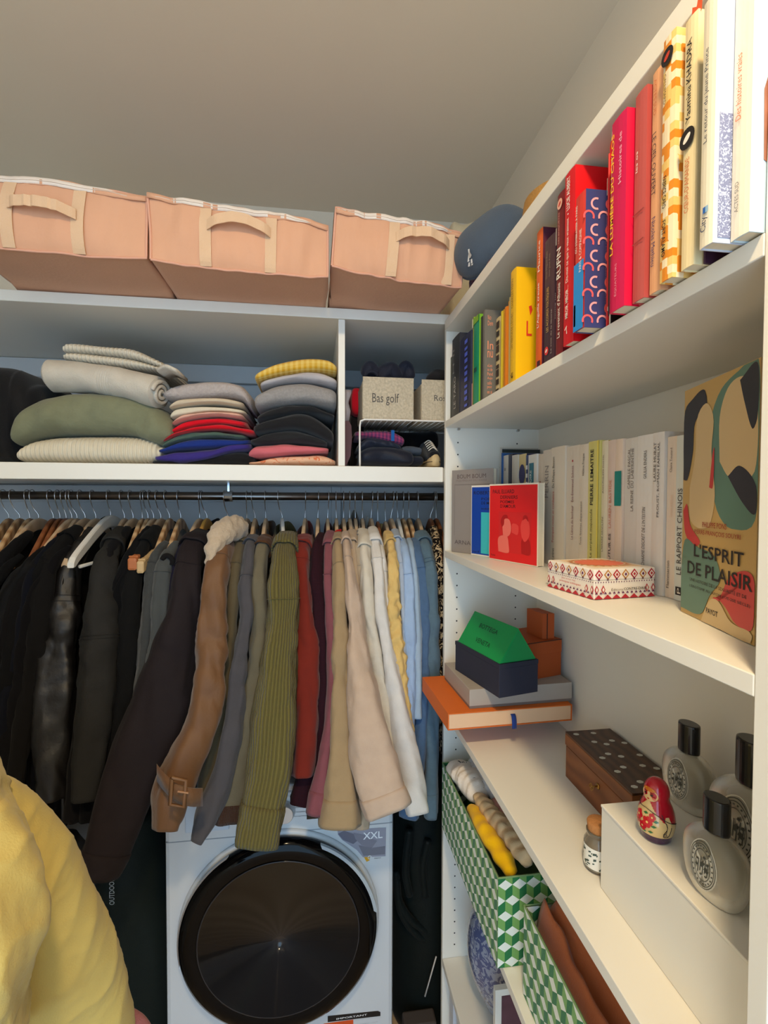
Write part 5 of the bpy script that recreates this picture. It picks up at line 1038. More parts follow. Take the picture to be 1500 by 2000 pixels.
# ------------------------------------------------------------------ on top of the bookcase
ZT = BT + TH - .0035
c = atY(968, 486, 1.06); hc = thing('flat_cap', 'blue grey felt cap with a small embroidered emblem standing on the bookcase top', 'cap', (c[0], c[1], ZT)); CAPM = cloth((72, 84, 100), bump=(500, .4), var=.08)
axis = np.array([-.62, -.52, .58]); axis /= np.linalg.norm(axis); e1 = np.cross(axis, UZ); e1 /= np.linalg.norm(e1); e2 = np.cross(axis, e1); n = 40; a = np.linspace(0, 6.2832, n, endpoint=False); R = []
for t in np.linspace(.02, 1, 22):
    ph = t * 1.65; r = .096 * math.sin(min(ph, 1.57)) ** .85 * (1 if ph < 1.57 else 1 - (ph - 1.57) * .6); h = .072 * math.cos(ph)
    R.append(c + axis * h + r * (1.0 * np.cos(a)[:, None] * e1 + .90 * np.sin(a)[:, None] * e2))
R = np.array(R); d = wn(R.reshape(-1, 3), .12, 75).reshape(R.shape[:2]); R += axis * (d * .005)[..., None]
inner = R[::-1] * .0 + (R[::-1] - c) * .965 + c - axis * .0015
low = min(R[..., 2].min(), inner[..., 2].min()); sh = np.array([0, 0, ZT + .0015 - low]) if low < ZT + .0015 else np.zeros(3)
V, F, _ = loft(np.concatenate([R, inner]) + sh); mk('crown', V, F, CAPM, hc, smooth=True)
rim = R[-1] + sh; mk('rim_band', *tube(np.concatenate([rim, rim[:1]]) - axis * .001, .0032, 6, False)[:2], cloth((58, 70, 88)), hc, smooth=True)
# emblem: a small leaping animal over a line of stitches
em = c + sh + axis * .020; 
def cappt(px, py):
    d_ = ray(px, py); best = None
    Rf = (R + sh).reshape(-1, 3); q = Rf - E0; dd = d_ / np.linalg.norm(d_); off = np.linalg.norm(q - np.outer(q @ dd, dd), axis=1); i = np.argmin(off + .2 * np.linalg.norm(q, axis=1)); return E0 + dd * (q[i] @ dd - .004)
for pts in ([(914, 487), (917, 486), (918, 493), (921, 498), (919, 503), (916, 505), (917, 510), (913, 512), (914, 503), (915, 496)], [(915, 513), (918, 512), (918, 520), (914, 521)], [(919, 507), (922, 505), (923, 513), (920, 515)], [(920, 516), (924, 514), (923, 518), (920, 520)]):
    P = [cappt(x, y) for x, y in pts]; mk('emblem', P, [list(range(len(P)))[::-1]], ink((196, 192, 188)), hc)
roll('scarf', 'plaid mauve scarf under the blue grey cap', 'scarf', [(.385, 1.19, ZT + .020), (.382, 1.10, ZT + .026), (.384, .98, ZT + .020)], [.020, .026, .022], cloth((96, 60, 74), pat=('gingham', 60.0, (50, 54, 84))), seed=76)
sh_ = thing('straw_hat', 'woven straw hat just showing above the bookcase top edge', 'hat', (.47, .88, ZT)); STRAW = M((176, 130, 66), r=.8, bump=(400, 1.0), var=.35, vs_=220)
V, F, _ = lathe([(.02, .125), (.06, .120), (.082, .105), (.09, .05), (.094, .022), (.118, .020), (.119, .0155), (.09, .0140), (.086, .05), (.078, .1), (.055, .115), (.02, .12)], (.474, .88, ZT - .0125), 48); mk('hat_body', V, F, STRAW, sh_, smooth=True); mk('hat_band', *lathe([(.0938, .030), (.0945, .031), (.0925, .048), (.0912, .049)], (.474, .88, ZT - .0125), 48)[:2], cloth((60, 44, 34)), sh_, smooth=True)
fold('cloth_bag', 'cream canvas bag tucked behind the cap in the corner', 'bag', [(884, 424), (893, 416), (912, 422), (940, 412)], [(884, 650), (900, 650), (940, 650)], cloth((206, 192, 160)), Yf=1.40, D=.16, seed=77, zmin=ZU)
# ------------------------------------------------------------------ hangers and garments on the rail
WOODS = [M((214, 184, 150), r=.5, var=.08, pat=('wood', 8.0, (200, 168, 132), 'Y')), M((220, 186, 142), r=.45, var=.08, pat=('wood', 8.0, (170, 126, 84), 'Y')), M((150, 92, 54), r=.45, var=.08, pat=('wood', 8.0, (128, 74, 42), 'Y')), M((214, 160, 70), r=.45, var=.06), M((224, 222, 216), r=.4, var=.01)]
def unit(v): v = np.asarray(v, float); return v / np.linalg.norm(v)
def hanger(label, nx, hx, d, wood=0, ny=1012, thick=.0115, bar=True, half=.192):
    N = atY(nx, ny, RODY); H = atY(hx, 970, RODY); d = unit(X3(d[0], d[1], 0)); A = np.cross(d, UZ)
    o = thing('clothes_hanger', label, 'hanger', N, 'clothes hangers on the rail'); mat = WOODS[wood]
    prof = cat([(-.212, -.112, 0), (-.200, -.096, 0), (-.14, -.060, 0), (-.08, -.027, 0), (-.035, -.007, 0), (0, -.001, 0), (.035, -.007, 0), (.08, -.027, 0), (.14, -.060, 0), (.200, -.096, 0), (.212, -.112, 0)], 31)
    R = []
    for s, z, _ in prof:
        e = abs(s) / .212; s = s * half / .212; h = .013 * (1 + .35 * (1 - e)) * (1 if e < .97 else .5); t = thick / 2 * (.9 + .25 * e)
        c = N + d * s + UZ * (z - h); R.append([c + A * (a_ * t) + UZ * (b_ * h) for a_, b_ in ((1, .75), (.7, 1), (-.7, 1), (-1, .75), (-1, -.75), (-.7, -1), (.7, -1), (1, -.75))])
    V, F, _ = loft(R); mk('hanger_body', V, F, mat, o, smooth=False)
    if bar: mk('trouser_bar', *tube([N + d * s + UZ * -.128 for s in (-half * .8, 0, half * .8)], .0048, 8)[:2], mat, o, smooth=True)
    hk = [N + UZ * -.004, N + UZ * .010, N * .35 + H * .65 + X3(0, -.004, -.012) * 1.0, H + X3(0, -.0152, -.006), H + X3(0, -.0155, .004), H + X3(0, -.011, .0135), H + X3(0, 0, .0165), H + X3(0, .011, .0125), H + X3(0, .0155, .002), H + X3(0, .0145, -.008)]
    for q in hk[3:]: q[2] = RODZ + (q[2] - H[2])
    mk('hook', *tube(cat(hk, 26), .0014, 6)[:2], CHROME if wood != 4 or True else mat, o, smooth=True)
    return N, d, A
def Yof(y, yend, splay, dy): 
    if y < 1100: return 1.52 - .155 * min(max((y - 1010) / 90., 0), 1) + dy * min(max((y - 1030) / 70., 0), 1)
    return 1.365 - splay * (y - 1100) / max(yend - 1100, 1) + dy
def garment(kind, label, nx, hx, path, mat, wood=0, splay=.13, dy=0.0, hem=.885, cuff=None, collar=None, tip=None, wr=.004, fr=.10, slab=.012, ny=1012, seed=0, seams=(), hmat=None, flatx=1.0, wlab=None, sleeve=True, slab_w=.215, ry=(.03, .055), hang=True, body_top=.016):
    yend = path[-1][1]
    if not seams and kind not in ('camisole', 'slip_dress', 'evening_dress'): seams = ((1098 + (seed * 13) % 34, .0012),) if seed % 3 else ()
    P = []
    for x, y, hw in path:
        Y = Yof(y, yend, splay, dy); c = atY(x, y, Y); r = hw / FPX * depth(c); P.append((*c, r))
    P = np.array(P)
    tipi = min(range(len(P)), key=lambda i: abs(path[i][1] - 1105)); N0 = atY(nx, ny, RODY); dd = P[tipi, :2] - N0[:2]
    if hang: N, d, A = hanger(f'{wlab or "wooden"} hanger carrying the {label}', nx, hx, dd, wood, ny)
    else: N, d = N0, unit(X3(dd[0], dd[1], 0)); A = np.cross(d, UZ)
    o = thing(kind, label, kind.split('_')[-1], (N[0], N[1], hem), 'garments hanging on the rail')
    # body: a thin hanging shell with sloped shoulders
    zs = np.concatenate([np.linspace(0, .16, 12), np.linspace(.20, max(N[2] - hem, .3), 16)]); W = np.interp(zs, [0, .012, .035, .07, .105, .135, .3, 1.2], [.045, .07, .105, .155, .20, slab_w, slab_w + .004, slab_w + .012]); R = []
    tt = np.interp(zs, [0, .03, .12, .4, 1.2], [.004, .007, slab, slab * 1.1, slab]); a = np.linspace(0, 6.2832, 28, endpoint=False)
    for z, w, t in zip(zs, W, tt):
        ca, sa = np.cos(a), np.sin(a); R.append(N + np.outer(w * ca, d) + np.outer(t * np.sign(sa) * np.abs(sa) ** .7, A) - UZ * (z + .010 + body_top) )
    R = np.array(R); q = wn(R.reshape(-1, 3), .13, seed + 100, (1, 1, .35)).reshape(R.shape[:2]); k_ = np.clip(zs / .2, 0, 1)[:, None]; R += (q * k_ * .004)[..., None] * A
    V, F, uv = loft(R); mk('garment_body', V, F, mat, o, smooth=True, uv=uv)
    if sleeve:
        C = cat(P, 90); n = 36; a = np.linspace(0, 6.2832, n, endpoint=False); T = np.gradient(C[:, :3], axis=0); T /= np.linalg.norm(T, axis=1)[:, None]; R = []
        L = np.concatenate([[0], np.cumsum(np.linalg.norm(np.diff(C[:, :3], axis=0), axis=1))])
        for i in range(90):
            c = C[i, :3]; v = c - E0; Ax = unit(np.cross(v, UZ)); Ax = unit(Ax - T[i] * (Ax @ T[i])); B = np.cross(Ax, T[i]); r = max(C[i, 3], .004); rb = min(max(r * 1.25, ry[0]), ry[1]) * min(1, .35 + L[i] / .10)
            ca, sa = np.cos(a), np.sin(a); lob = 1 + (.055 * np.cos(2 * a + seed + L[i] * 7) + .05 * np.cos(3 * a + 2.1 * seed - L[i] * 9) + .03 * np.cos(5 * a + seed * 3 + L[i] * 5)) * min(1, L[i] / .12); p = c + np.outer(lob * r * np.sign(ca) * np.abs(ca) ** .7, Ax) + np.outer(lob * rb * np.sign(sa) * np.abs(sa) ** .75, B)
            elbow = math.exp(-((L[i] - .34) / .12) ** 2) + .35
            q = (wn(p, fr, seed, (1, 1, .8)) * wr * elbow + wn(p, fr * .55, seed + 50, (1.2, 1.2, .22)) * wr * .5 - np.maximum(0, 1 - 2.2 * np.abs(wn(p, fr * 1.3, seed + 70, (1.3, 1.3, .45)))) ** 2 * wr * .9 - np.maximum(0, 1 - 2.5 * np.abs(wn(p, fr * .9, seed + 90, (.7, .7, 1.1)))) ** 2 * wr * .6 * elbow) * min(1, r / .02); p = p + (p - c) / (np.linalg.norm(p - c, axis=1)[:, None]) * q[:, None]; R.append(p)
        R = np.array(R); cen = R.mean(1, keepdims=True)
        ins = [cen[i] + (R[i] - cen[i]) * s for i, s in ((89, .985), (89, .93), (86, .89), (80, .86))]
        V, F, uv = loft(np.concatenate([R, np.array(ins)])); mk('sleeve', V, F, mat, o, smooth=True, uv=uv)
        if cuff:
            ln, sc, cm = cuff; i0 = int(np.searchsorted(L, L[-1] - ln)); idx = list(range(max(i0, 1), 90)); Q = [cen[i] + (R[i] - cen[i]) * 1.0 for i in idx]
            Q = [q_ + (q_ - q_.mean(0)) / np.linalg.norm(q_ - q_.mean(0), axis=1)[:, None] * (sc if 0 < j < len(idx) - 1 else sc * .6) for j, q_ in enumerate(Q)]; last = Q[-1]; m_ = last.mean(0)
            Q = [cen[idx[0]] + (R[idx[0]] - cen[idx[0]]) * 1.0005] + Q + [m_ + (last - m_) * .92 + T[-1] * -.002]
            V, F, uv = loft(Q, caps=False); mk('cuff', V, F, cm or mat, o, smooth=True, uv=uv)
        if collar:                            # folded collar leaf over the top of the shoulder
            ysr = [float(1000 - FPX * (ROWS[1] @ (c[:3] - E0)) / (ROWS[2] @ (c[:3] - E0))) for c in C]; i1 = max(3, int(np.searchsorted(ysr, collar[1] + 6))); Q = []
            for j in list(range(0, i1 + 1)):
                f_ = j / i1; q_ = R[j] - cen[j]; Q.append(cen[j] + q_ * (1 + (.0035 + .006 * f_) / np.linalg.norm(q_, axis=1)[:, None]))
            lastq = Q[-1]; m_ = lastq.mean(0); Q += [m_ + (lastq - m_) * .93, cen[max(i1 - 1, 0)] + (R[max(i1 - 1, 0)] - cen[max(i1 - 1, 0)]) * 1.02]
            V, F, uv = loft(Q, caps=False); mk('collar', V, F, collar[3] or mat, o, smooth=True, uv=uv)
        for ys, off in seams:
            i = int(np.argmin(np.abs([float(1000 - FPX * (ROWS[1] @ (c[:3] - E0)) / (ROWS[2] @ (c[:3] - E0))) - ys for c in C]))); ring = cen[i] + (R[i] - cen[i]) * (1 + off / max(C[i, 3], .01)); mk('seam', *tube(np.concatenate([ring, ring[:1]]), .0009, 5, False)[:2], mat, o, smooth=True)
        # sleeve on the wall side, hanging straight
        B0 = N - d * (slab_w - .012) - UZ * .13; Rb = [B0 - UZ * z + np.outer(r_ * np.cos(a[::3]), A) + np.outer(r_ * 1.5 * np.sin(a[::3]), d) for z, r_ in ((0, slab * .9), (.1, slab * 1.1), (.3, slab), (.48, slab * .9))]
        V, F, _ = loft(Rb); mk('sleeve', V, F, mat, o, smooth=True)
    if collar:
        yt, ybm, hw, cm = collar; K = atY(nx, yt, 1.49); hwm = hw / FPX * depth(K); zt_ = K[2]; hh = (ybm - yt) / FPX * 1.47
        cx = atY(path[0][0], yt, 1.50); c0 = np.array([(N[0] + cx[0]) / 2, RODY - .01, 0]); a = np.linspace(0, 6.2832, 30, endpoint=False); R = []
        for rr, z in ((1.36, -hh), (1.30, -hh * .6), (1.12, -.004), (1.0, 0), (.93, -.004), (.90, -hh * .8)):
            R.append(c0 + np.outer(.112 * rr * np.cos(a) - .02, d) + np.outer(hwm * rr / 1.15 * np.sin(a), A) + np.stack([0 * a, 0 * a, zt_ + z - .020 - .026 * np.cos(a) + .004 * np.sin(3 * a + seed)], 1))
        V, F, uv = loft(R, caps=False); mk('collar_band', V, F, cm or mat, o, smooth=True, uv=uv)
    return o, N, d, A
BLKC = cloth((18, 17, 19), var=.2, sheen=.03, spec=.12)
def black(kind, label, nx, hx, mat=None, wood=0, w=13, splay=.12, hem=.80, L=1600, drop=0, seed=0, **k):
    xt = 605 + (nx - 605) * 1.165
    f = lambda s: 605 + (nx - 605) * s
    path = [(f(1.03), 1032 + drop, w * .5), (f(1.10), 1068 + drop, w * .8), (xt, 1108 + drop, w), (f(1.20), 1200, w * 1.15), (f(1.24), 1320, w * 1.2), (f(1.29), 1450, w * 1.2), (f(1.34), L, w)]
    return garment(kind, label, nx, hx, path, mat or BLKC, wood, splay, hem=hem, seed=seed, body_top=drop * .0012 + .004, wlab=k.pop('wlab', 'pale wooden'), **k)
def c_(rgb, **k):
    f = .84 if sum(rgb) < 480 else .95
    if sum(rgb) < 150: k.setdefault('sheen', 0.03); k.setdefault('spec', 0.12); f = .72
    return cloth(tuple(round(v * f) for v in rgb), **k)
# --- left, dark end
black('long_coat', 'black coat at the far left end of the rail', -20, -26, c_((26, 25, 28)), hem=.55, seed=1, drop=50)
black('long_coat', 'black dress hanging low under the leftmost bare hanger', 17, 6, c_((20, 20, 22)), hem=.45, seed=2, drop=50, wood=1)
black('knit_sweater', 'black knit top second from the left bare hanger', 38, 24, c_((24, 23, 24)), seed=3, drop=52, wood=1)
black('evening_dress', 'black dress third along from the left bare hanger', 58, 53, c_((18, 18, 20)), hem=.5, seed=4, drop=52, wood=1)
black('wool_coat', 'black wool coat beside the first cluster of bare hangers', 75, 63, c_((24, 24, 26)), hem=.77, seed=5, drop=10)
black('silk_blouse', 'black blouse first in the orange wood cluster', 104, 97, c_((17, 17, 20), r=.6), seed=6, drop=40, wood=2, wlab='orange brown wooden')
black('silk_blouse', 'black blouse second in the orange wood cluster', 117, 112, c_((22, 21, 22)), seed=7, drop=40, wood=2, wlab='orange brown wooden')
black('knit_sweater', 'black top third in the orange wood cluster', 129, 123, c_((20, 19, 21)), seed=8, drop=38, wood=2, wlab='orange brown wooden')
black('knit_sweater', 'dark navy top left of the pair of short bare hangers', 140, 133, c_((20, 22, 34)), seed=9, drop=14)
black('slip_dress', 'black slip dress on the pair of short bare hangers', 150, 139, c_((18, 17, 19)), seed=10, drop=38, hem=.77)
black('wool_coat', 'black coat with a dull lapel left of the white hanger', 166, 156, c_((26, 25, 25)), seed=11, w=16, hem=.77, collar=(1020, 1050, 12, None))
LEATH = M((20, 18, 18), r=.5, bump=(120, .35), var=.2, vs_=30, spec=.6)
garment('leather_jacket', 'black leather jacket with a stitched sleeve catching the light', 187, 180, [(178, 1034, 8), (160, 1070, 14), (136, 1110, 20), (128, 1165, 25), (118, 1240, 31), (108, 1340, 34), (104, 1440, 34), (100, 1560, 28)], LEATH, 0, .14, dy=.035, hem=.78, seed=12, seams=((1164, .0012), (1171, .0012)), wr=.006, wlab='pale wooden')
# empty white hanger
hanger('empty white wooden hanger with a curved arm and a thin bar among the black coats', 216, 212, (-.018, -1), 4, 1006, .014, half=.236)
DDEN = M((28, 27, 25), r=.85, bump=(600, .5), var=.25, vs_=60)
garment('denim_jacket', 'charcoal denim jacket with stitched yoke by the white hanger', 243, 237, [(236, 1034, 9), (222, 1066, 14), (205, 1105, 22), (199, 1170, 30), (196, 1250, 36), (190, 1350, 36), (182, 1450, 32), (168, 1560, 24)], DDEN, 0, .14, hem=.80, seed=13, collar=(1024, 1062, 14, None), seams=((1240, .0012), (1247, .0012)), wlab='dull brown wooden')
black('wool_coat', 'black blazer behind the charcoal denim jacket', 260, 254, c_((25, 24, 26)), seed=14, w=15, hem=.77)
black('camisole', 'black camisole on the left of two tilted bare hangers', 278, 277, c_((20, 19, 22)), seed=15, w=12, drop=34, wlab='light brown wooden', wood=1)
black('camisole', 'black camisole on the right of two tilted bare hangers', 289, 282, c_((17, 17, 20)), seed=16, w=12, drop=36, wlab='light brown wooden', wood=1)
# clip ends of two trouser hangers that stick out among the black coats
for i, (x, y, w, rgb) in enumerate(((258, 1102, .011, (176, 104, 60)), (274, 1108, .009, (196, 166, 120)))):
    p = atY(x, y, 1.325); q_ = thing('hanger_clip', ('orange wooden hanger end poking out between the black tops', 'pale wooden hanger end beside the orange one')[i], 'hanger', p); m_ = M(rgb, r=.5, var=.1)
    R = [[p + X3(a_ * w * s + t * .006, t * .10, b_ * .016 * s + .10 * t * .28) for a_, b_ in ((1, .8), (.7, 1), (-.7, 1), (-1, .8), (-1, -.8), (-.7, -1), (.7, -1), (1, -.8))] for t, s in ((-.02, .6), (0, .95), (.1, 1), (.4, .8), (1, .7))]
    V, F, _ = loft(R); mk('wooden_end', V, F, m_, q_); mk('notch', *tube([p + X3(-w, .012, .018), p + X3(w, .012, .018)], .003, 6)[:2], m_, q_)
black('wool_jacket', 'black jacket with a rounded shoulder by the dark grey knits', 314, 306, c_((27, 27, 27)), seed=17, w=14, collar=(1030, 1064, 12, None), hem=.86)
black('knit_sweater', 'black sweater behind the rounded shoulder jacket', 300, 292, c_((22, 22, 23)), seed=18, w=12)
garment('knit_sweater', 'dark grey melange sweater left of the slate top', 331, 323, [(325, 1062, 7), (308, 1084, 9), (297, 1115, 11), (291, 1170, 12), (285, 1240, 13), (276, 1330, 13), (262, 1440, 12)], c_((72, 74, 74), var=.2, vs_=160), 1, .10, hem=.87, seed=19, wlab='reddish wooden')
garment('knit_sweater', 'slate grey top with a black shoulder tab', 353, 348, [(346, 1062, 8), (334, 1080, 11), (320, 1108, 15), (315, 1150, 16), (309, 1240, 16), (296, 1330, 15), (280, 1440, 14)], c_((82, 86, 86)), 1, .11, hem=.87, seed=20, wlab='reddish wooden', dy=-.01)
tabp = [atY(x, y, 1.335) for x, y in ((317, 1093), (322, 1086), (330, 1086), (337, 1094), (336, 1103))]; tag(mk('shoulder_tab', *tube(cat(tabp, 14), .007, 8)[:2], c_((30, 29, 31)), None, smooth=True), 'black strap over the shoulder of the slate grey top', 'strap')
garment('knit_sweater', 'deep navy purple top beside the plum parka', 390, 390, [(384, 1042, 9), (364, 1072, 12), (348, 1108, 14), (341, 1170, 15), (332, 1250, 15), (318, 1340, 14)], c_((40, 36, 62)), 0, .09, hem=.89, seed=21, wlab='short wooden')
PLUM = c_((50, 42, 44), r=.7)
garment('parka_coat', 'dark plum parka with a hood and a long wide sleeve', 404, 394, [(398, 1040, 16), (380, 1072, 24), (366, 1120, 26), (360, 1180, 31), (347, 1240, 38), (331, 1300, 48), (307, 1400, 56), (264, 1500, 52), (228, 1600, 48), (192, 1705, 38)], PLUM, 3, .20, dy=-.02, hem=.89, seed=22, collar=(1022, 1070, 20, None), cuff=(.05, .003, None), ry=(.03, .05), wr=.006, fr=.16, wlab='yellow varnished')
TAN = M((106, 71, 40), r=.62, bump=(140, .4), var=.14, vs_=18, sheen=.2); FLEECE = M((186, 166, 142), r=1.0, bump=(190, 1.0), var=.14, vs_=150, sheen=.4)
so_, N_, d_, A_ = garment('sheepskin_jacket', 'tan sheepskin jacket with cream fleece collar and buckled cuff', 445, 438, [(446, 1050, 12), (436, 1078, 20), (424, 1120, 23), (416, 1200, 24), (410, 1300, 27), (396, 1400, 31), (364, 1480, 36), (340, 1540, 39), (324, 1618, 25)], TAN, 0, .20, dy=-.05, hem=.89, seed=23, ry=(.03, .05), seams=((1100, .002),), wlab='hidden wooden')
def part_roll(parent, name, pts, r, mat, wr=.003, fr=.04, seed=0, fx=1.0, fy=1.0, n=22, k=40):
    C = cat(pts, k); T = np.gradient(C, axis=0); T /= np.linalg.norm(T, axis=1)[:, None]; s = np.linspace(0, 1, k); rr = np.interp(s, np.linspace(0, 1, len(r)), r) * np.clip(1 - np.abs(2 * s - 1) ** 8, .04, 1) ** .5; a = np.linspace(0, 6.2832, n, endpoint=False); R = []
    for i in range(k):
        v = C[i] - E0; Ax = unit(np.cross(v, T[i])); B = np.cross(Ax, T[i]); P = C[i] + rr[i] * (fx * np.cos(a)[:, None] * Ax + fy * np.sin(a)[:, None] * B); P += unit(v)[None] * 0 + (P - C[i]) / (np.linalg.norm(P - C[i], axis=1)[:, None] + 1e-6) * (wn(P, fr, seed) * wr)[:, None]; R.append(P)
    V, F, uv = loft(R); return mk(name, V, F, mat, parent, smooth=True, uv=uv)
part_roll(so_, 'fleece_collar', [atY(476, 1036, 1.45), atY(452, 1032, 1.39), atY(432, 1044, 1.35), atY(418, 1072, 1.32), atY(408, 1108, 1.31)], [.030, .036, .034, .022, .012], FLEECE, wr=.004, fr=.03, seed=24, fy=.9)
pc = [atY(x, y, Y) for x, y, Y in ((306, 1508, 1.115), (322, 1528, 1.075), (345, 1548, 1.055), (372, 1556, 1.055), (396, 1556, 1.08))]
V, F, _ = ribbon(cat(pc, 18), UZ * .019, unit(X3(.3, -1, 0)), .004); mk('cuff_strap', V, F, TAN, so_, smooth=True)
q = [atY(x, y, 1.045) for x, y in ((336, 1519), (363, 1524), (360, 1576), (332, 1571), (336, 1519))]; mk('buckle', *tube(q, .0042, 7, False)[:2], M((116, 80, 48), r=.5), so_, smooth=True); mk('buckle_prong', *tube([atY(347, 1546, 1.042), atY(368, 1549, 1.042)], .0022, 6)[:2], M((158, 112, 72), r=.45), so_)
garment('field_jacket', 'olive khaki jacket with an epaulette right of the sheepskin', 482, 482, [(478, 1046, 9), (466, 1075, 12), (457, 1115, 12), (454, 1170, 12), (451, 1230, 13), (442, 1310, 14), (430, 1400, 15), (412, 1490, 17), (398, 1540, 12)], c_((112, 98, 72)), 0, .12, dy=0, hem=.88, seed=25, collar=(1030, 1062, 11, None), seams=((1108, .002),), wlab='pale short wooden')
garment('soft_jacket', 'slate mauve jacket whose long sleeve droops before the washer', 498, 492, [(495, 1050, 9), (486, 1085, 11), (480, 1150, 13), (480, 1210, 13), (468, 1300, 15), (458, 1400, 20), (440, 1500, 22), (406, 1590, 22), (385, 1640, 13)], c_((92, 88, 92)), 0, .19, dy=-.015, hem=.88, seed=26, collar=(1034, 1062, 9, None), wlab='pale wooden')
BRN = c_((96, 62, 36))
garment('blouson_jacket', 'olive grey blouson with brown suede collar and brown cuff', 519, 518, [(520, 1050, 11), (510, 1085, 14), (505, 1140, 16), (508, 1200, 16), (503, 1300, 18), (490, 1400, 21), (468, 1500, 24), (448, 1555, 26), (442, 1602, 25)], c_((128, 118, 94)), 0, .15, dy=0, hem=.88, seed=27, cuff=(.045, .003, c_((84, 50, 30), pat=('rib', 300.0, .7))), collar=(1024, 1066, 18, BRN), wlab='pale wooden')
CORD = c_((126, 114, 60), pat=('rib', 135.0, .70, .8), var=.08)
co_, N_, d_, A_ = garment('corduroy_jacket', 'olive green corduroy jacket with a turned up cuff', 551, 543, [(564, 1044, 16), (556, 1080, 22), (554, 1130, 29), (554, 1185, 30), (550, 1240, 31), (544, 1300, 34), (536, 1400, 41), (527, 1500, 43), (513, 1572, 41), (500, 1648, 40)], CORD, 4, .20, dy=-.055, hem=.88, seed=28, cuff=(.085, .004, CORD), collar=(1028, 1075, 24, CORD), wlab='white painted', ry=(.03, .052), seams=((1166, .002),))
garment('wool_shirt', 'rust red overshirt with a pointed collar', 596, 597, [(594, 1048, 13), (588, 1085, 18), (586, 1130, 20), (592, 1200, 19), (598, 1300, 22), (597, 1400, 23), (591, 1512, 23)], c_((140, 44, 30)), 0, .13, dy=-.01, hem=.88, seed=29, collar=(1028, 1068, 17, None), wlab='pale blond wooden')
garment('knit_cardigan', 'burgundy waffle knit cardigan right of the rust overshirt', 621, 622, [(627, 1044, 8), (621, 1080, 12), (618, 1125, 14), (622, 1200, 14), (627, 1300, 12), (624, 1400, 14), (606, 1490, 22), (586, 1565, 23)], c_((66, 28, 38), pat=('weave', 130.0, (44, 20, 28), .8)), 0, .12, hem=.88, seed=30, wlab='pale blond wooden')
garment('cotton_shirt', 'dusty rose shirt with a buttoned collar', 640, 642, [(645, 1042, 8), (642, 1085, 9), (641, 1135, 10), (645, 1200, 11), (649, 1300, 11), (645, 1400, 12), (632, 1500, 14), (614, 1590, 17)], c_((150, 84, 92)), 0, .19, dy=.0, hem=.88, seed=31, collar=(1026, 1066, 10, None), cuff=(.05, .0012, None), wlab='greyish wooden')
ko_, N_, d_, A_ = garment('chore_jacket', 'khaki tan jacket with a red tape inside its collar', 657, 656, [(660, 1046, 8), (659, 1085, 10), (662, 1130, 13), (664, 1200, 15), (667, 1300, 19), (668, 1400, 24), (667, 1500, 31), (664, 1608, 41)], c_((188, 158, 118)), 0, .17, dy=-.03, hem=.88, seed=32, collar=(1030, 1064, 10, None), cuff=(.06, .0012, None), wlab='tan wooden')
tp_ = [atY(x, y, 1.455) for x, y in ((651, 1044), (657, 1038), (667, 1036))]; V, F, _ = ribbon(cat(tp_, 10), UZ * .0042, -UY, .001); mk('collar_tape', V, F, c_((196, 34, 32)), ko_, smooth=True)
garment('linen_shirt', 'sand beige shirt peeping behind the pinkish one', 683, 683, [(688, 1040, 7), (690, 1085, 8), (695, 1135, 9), (704, 1210, 9), (714, 1310, 9), (716, 1440, 12), (706, 1614, 16)], c_((196, 172, 144)), 0, .17, dy=.005, hem=.88, seed=33, collar=(1026, 1062, 8, None), wlab='brown wooden')
garment('overshirt_jacket', 'pinkish beige overshirt with a wide stitched cuff', 671, 671, [(674, 1044, 7), (678, 1085, 8), (685, 1130, 11), (694, 1200, 17), (704, 1300, 23), (716, 1400, 35), (731, 1480, 44), (742, 1530, 46), (759, 1582, 46)], c_((200, 174, 152)), 0, .20, dy=-.055, hem=.88, seed=34, collar=(1028, 1064, 9, None), cuff=(.045, .0014, None), wlab='tan wooden', ry=(.03, .05))
garment('hooded_jacket', 'greige jacket with a grey lining at the neck', 694, 693, [(697, 1048, 9), (700, 1090, 9), (706, 1150, 9), (713, 1230, 9), (722, 1330, 10)], c_((186, 166, 140)), 0, .09, dy=.01, hem=.88, seed=35, collar=(1004, 1050, 9, c_((150, 142, 132))), wlab='hidden wooden')
garment('cotton_shirt', 'ivory shirt with a soft collar left of the white denim', 708, 707, [(709, 1038, 9), (713, 1080, 11), (716, 1130, 12), (722, 1200, 14), (735, 1300, 15), (750, 1400, 14), (760, 1460, 11)], c_((220, 208, 190)), 0, .12, dy=-.015, hem=.88, seed=36, collar=(1026, 1070, 12, None), wlab='brown wooden')
garment('denim_shirt', 'white denim shirt with a long sleeve reaching low', 725, 727, [(727, 1034, 8), (733, 1072, 10), (739, 1120, 11), (745, 1200, 11), (762, 1300, 17), (780, 1400, 23), (801, 1500, 26), (817, 1584, 22)], c_((224, 218, 210)), 0, .16, dy=-.022, hem=.88, seed=37, collar=(1018, 1062, 10, None), wlab='brown wooden')
garment('cotton_tee', 'white tee on a reddish brown bare hanger', 738, 737, [(742, 1066, 6), (747, 1100, 8), (752, 1160, 8), (761, 1260, 8), (773, 1350, 9)], c_((226, 220, 212)), 2, .08, hem=.90, seed=38, ny=1018, wlab='reddish brown', body_top=.03)
CRK = c_((226, 190, 118), bump=(90, 1.0), var=.1)
garment('crinkle_shirt', 'buttery yellow crinkled shirt', 753, 751, [(757, 1042, 7), (763, 1075, 9), (768, 1115, 12), (768, 1165, 14), (771, 1220, 15), (779, 1290, 14), (788, 1360, 14), (797, 1430, 11)], CRK, 0, .11, dy=-.008, hem=.90, seed=39, collar=(1030, 1062, 10, None), wr=.006, fr=.04, ny=1018, wlab='dark wooden')
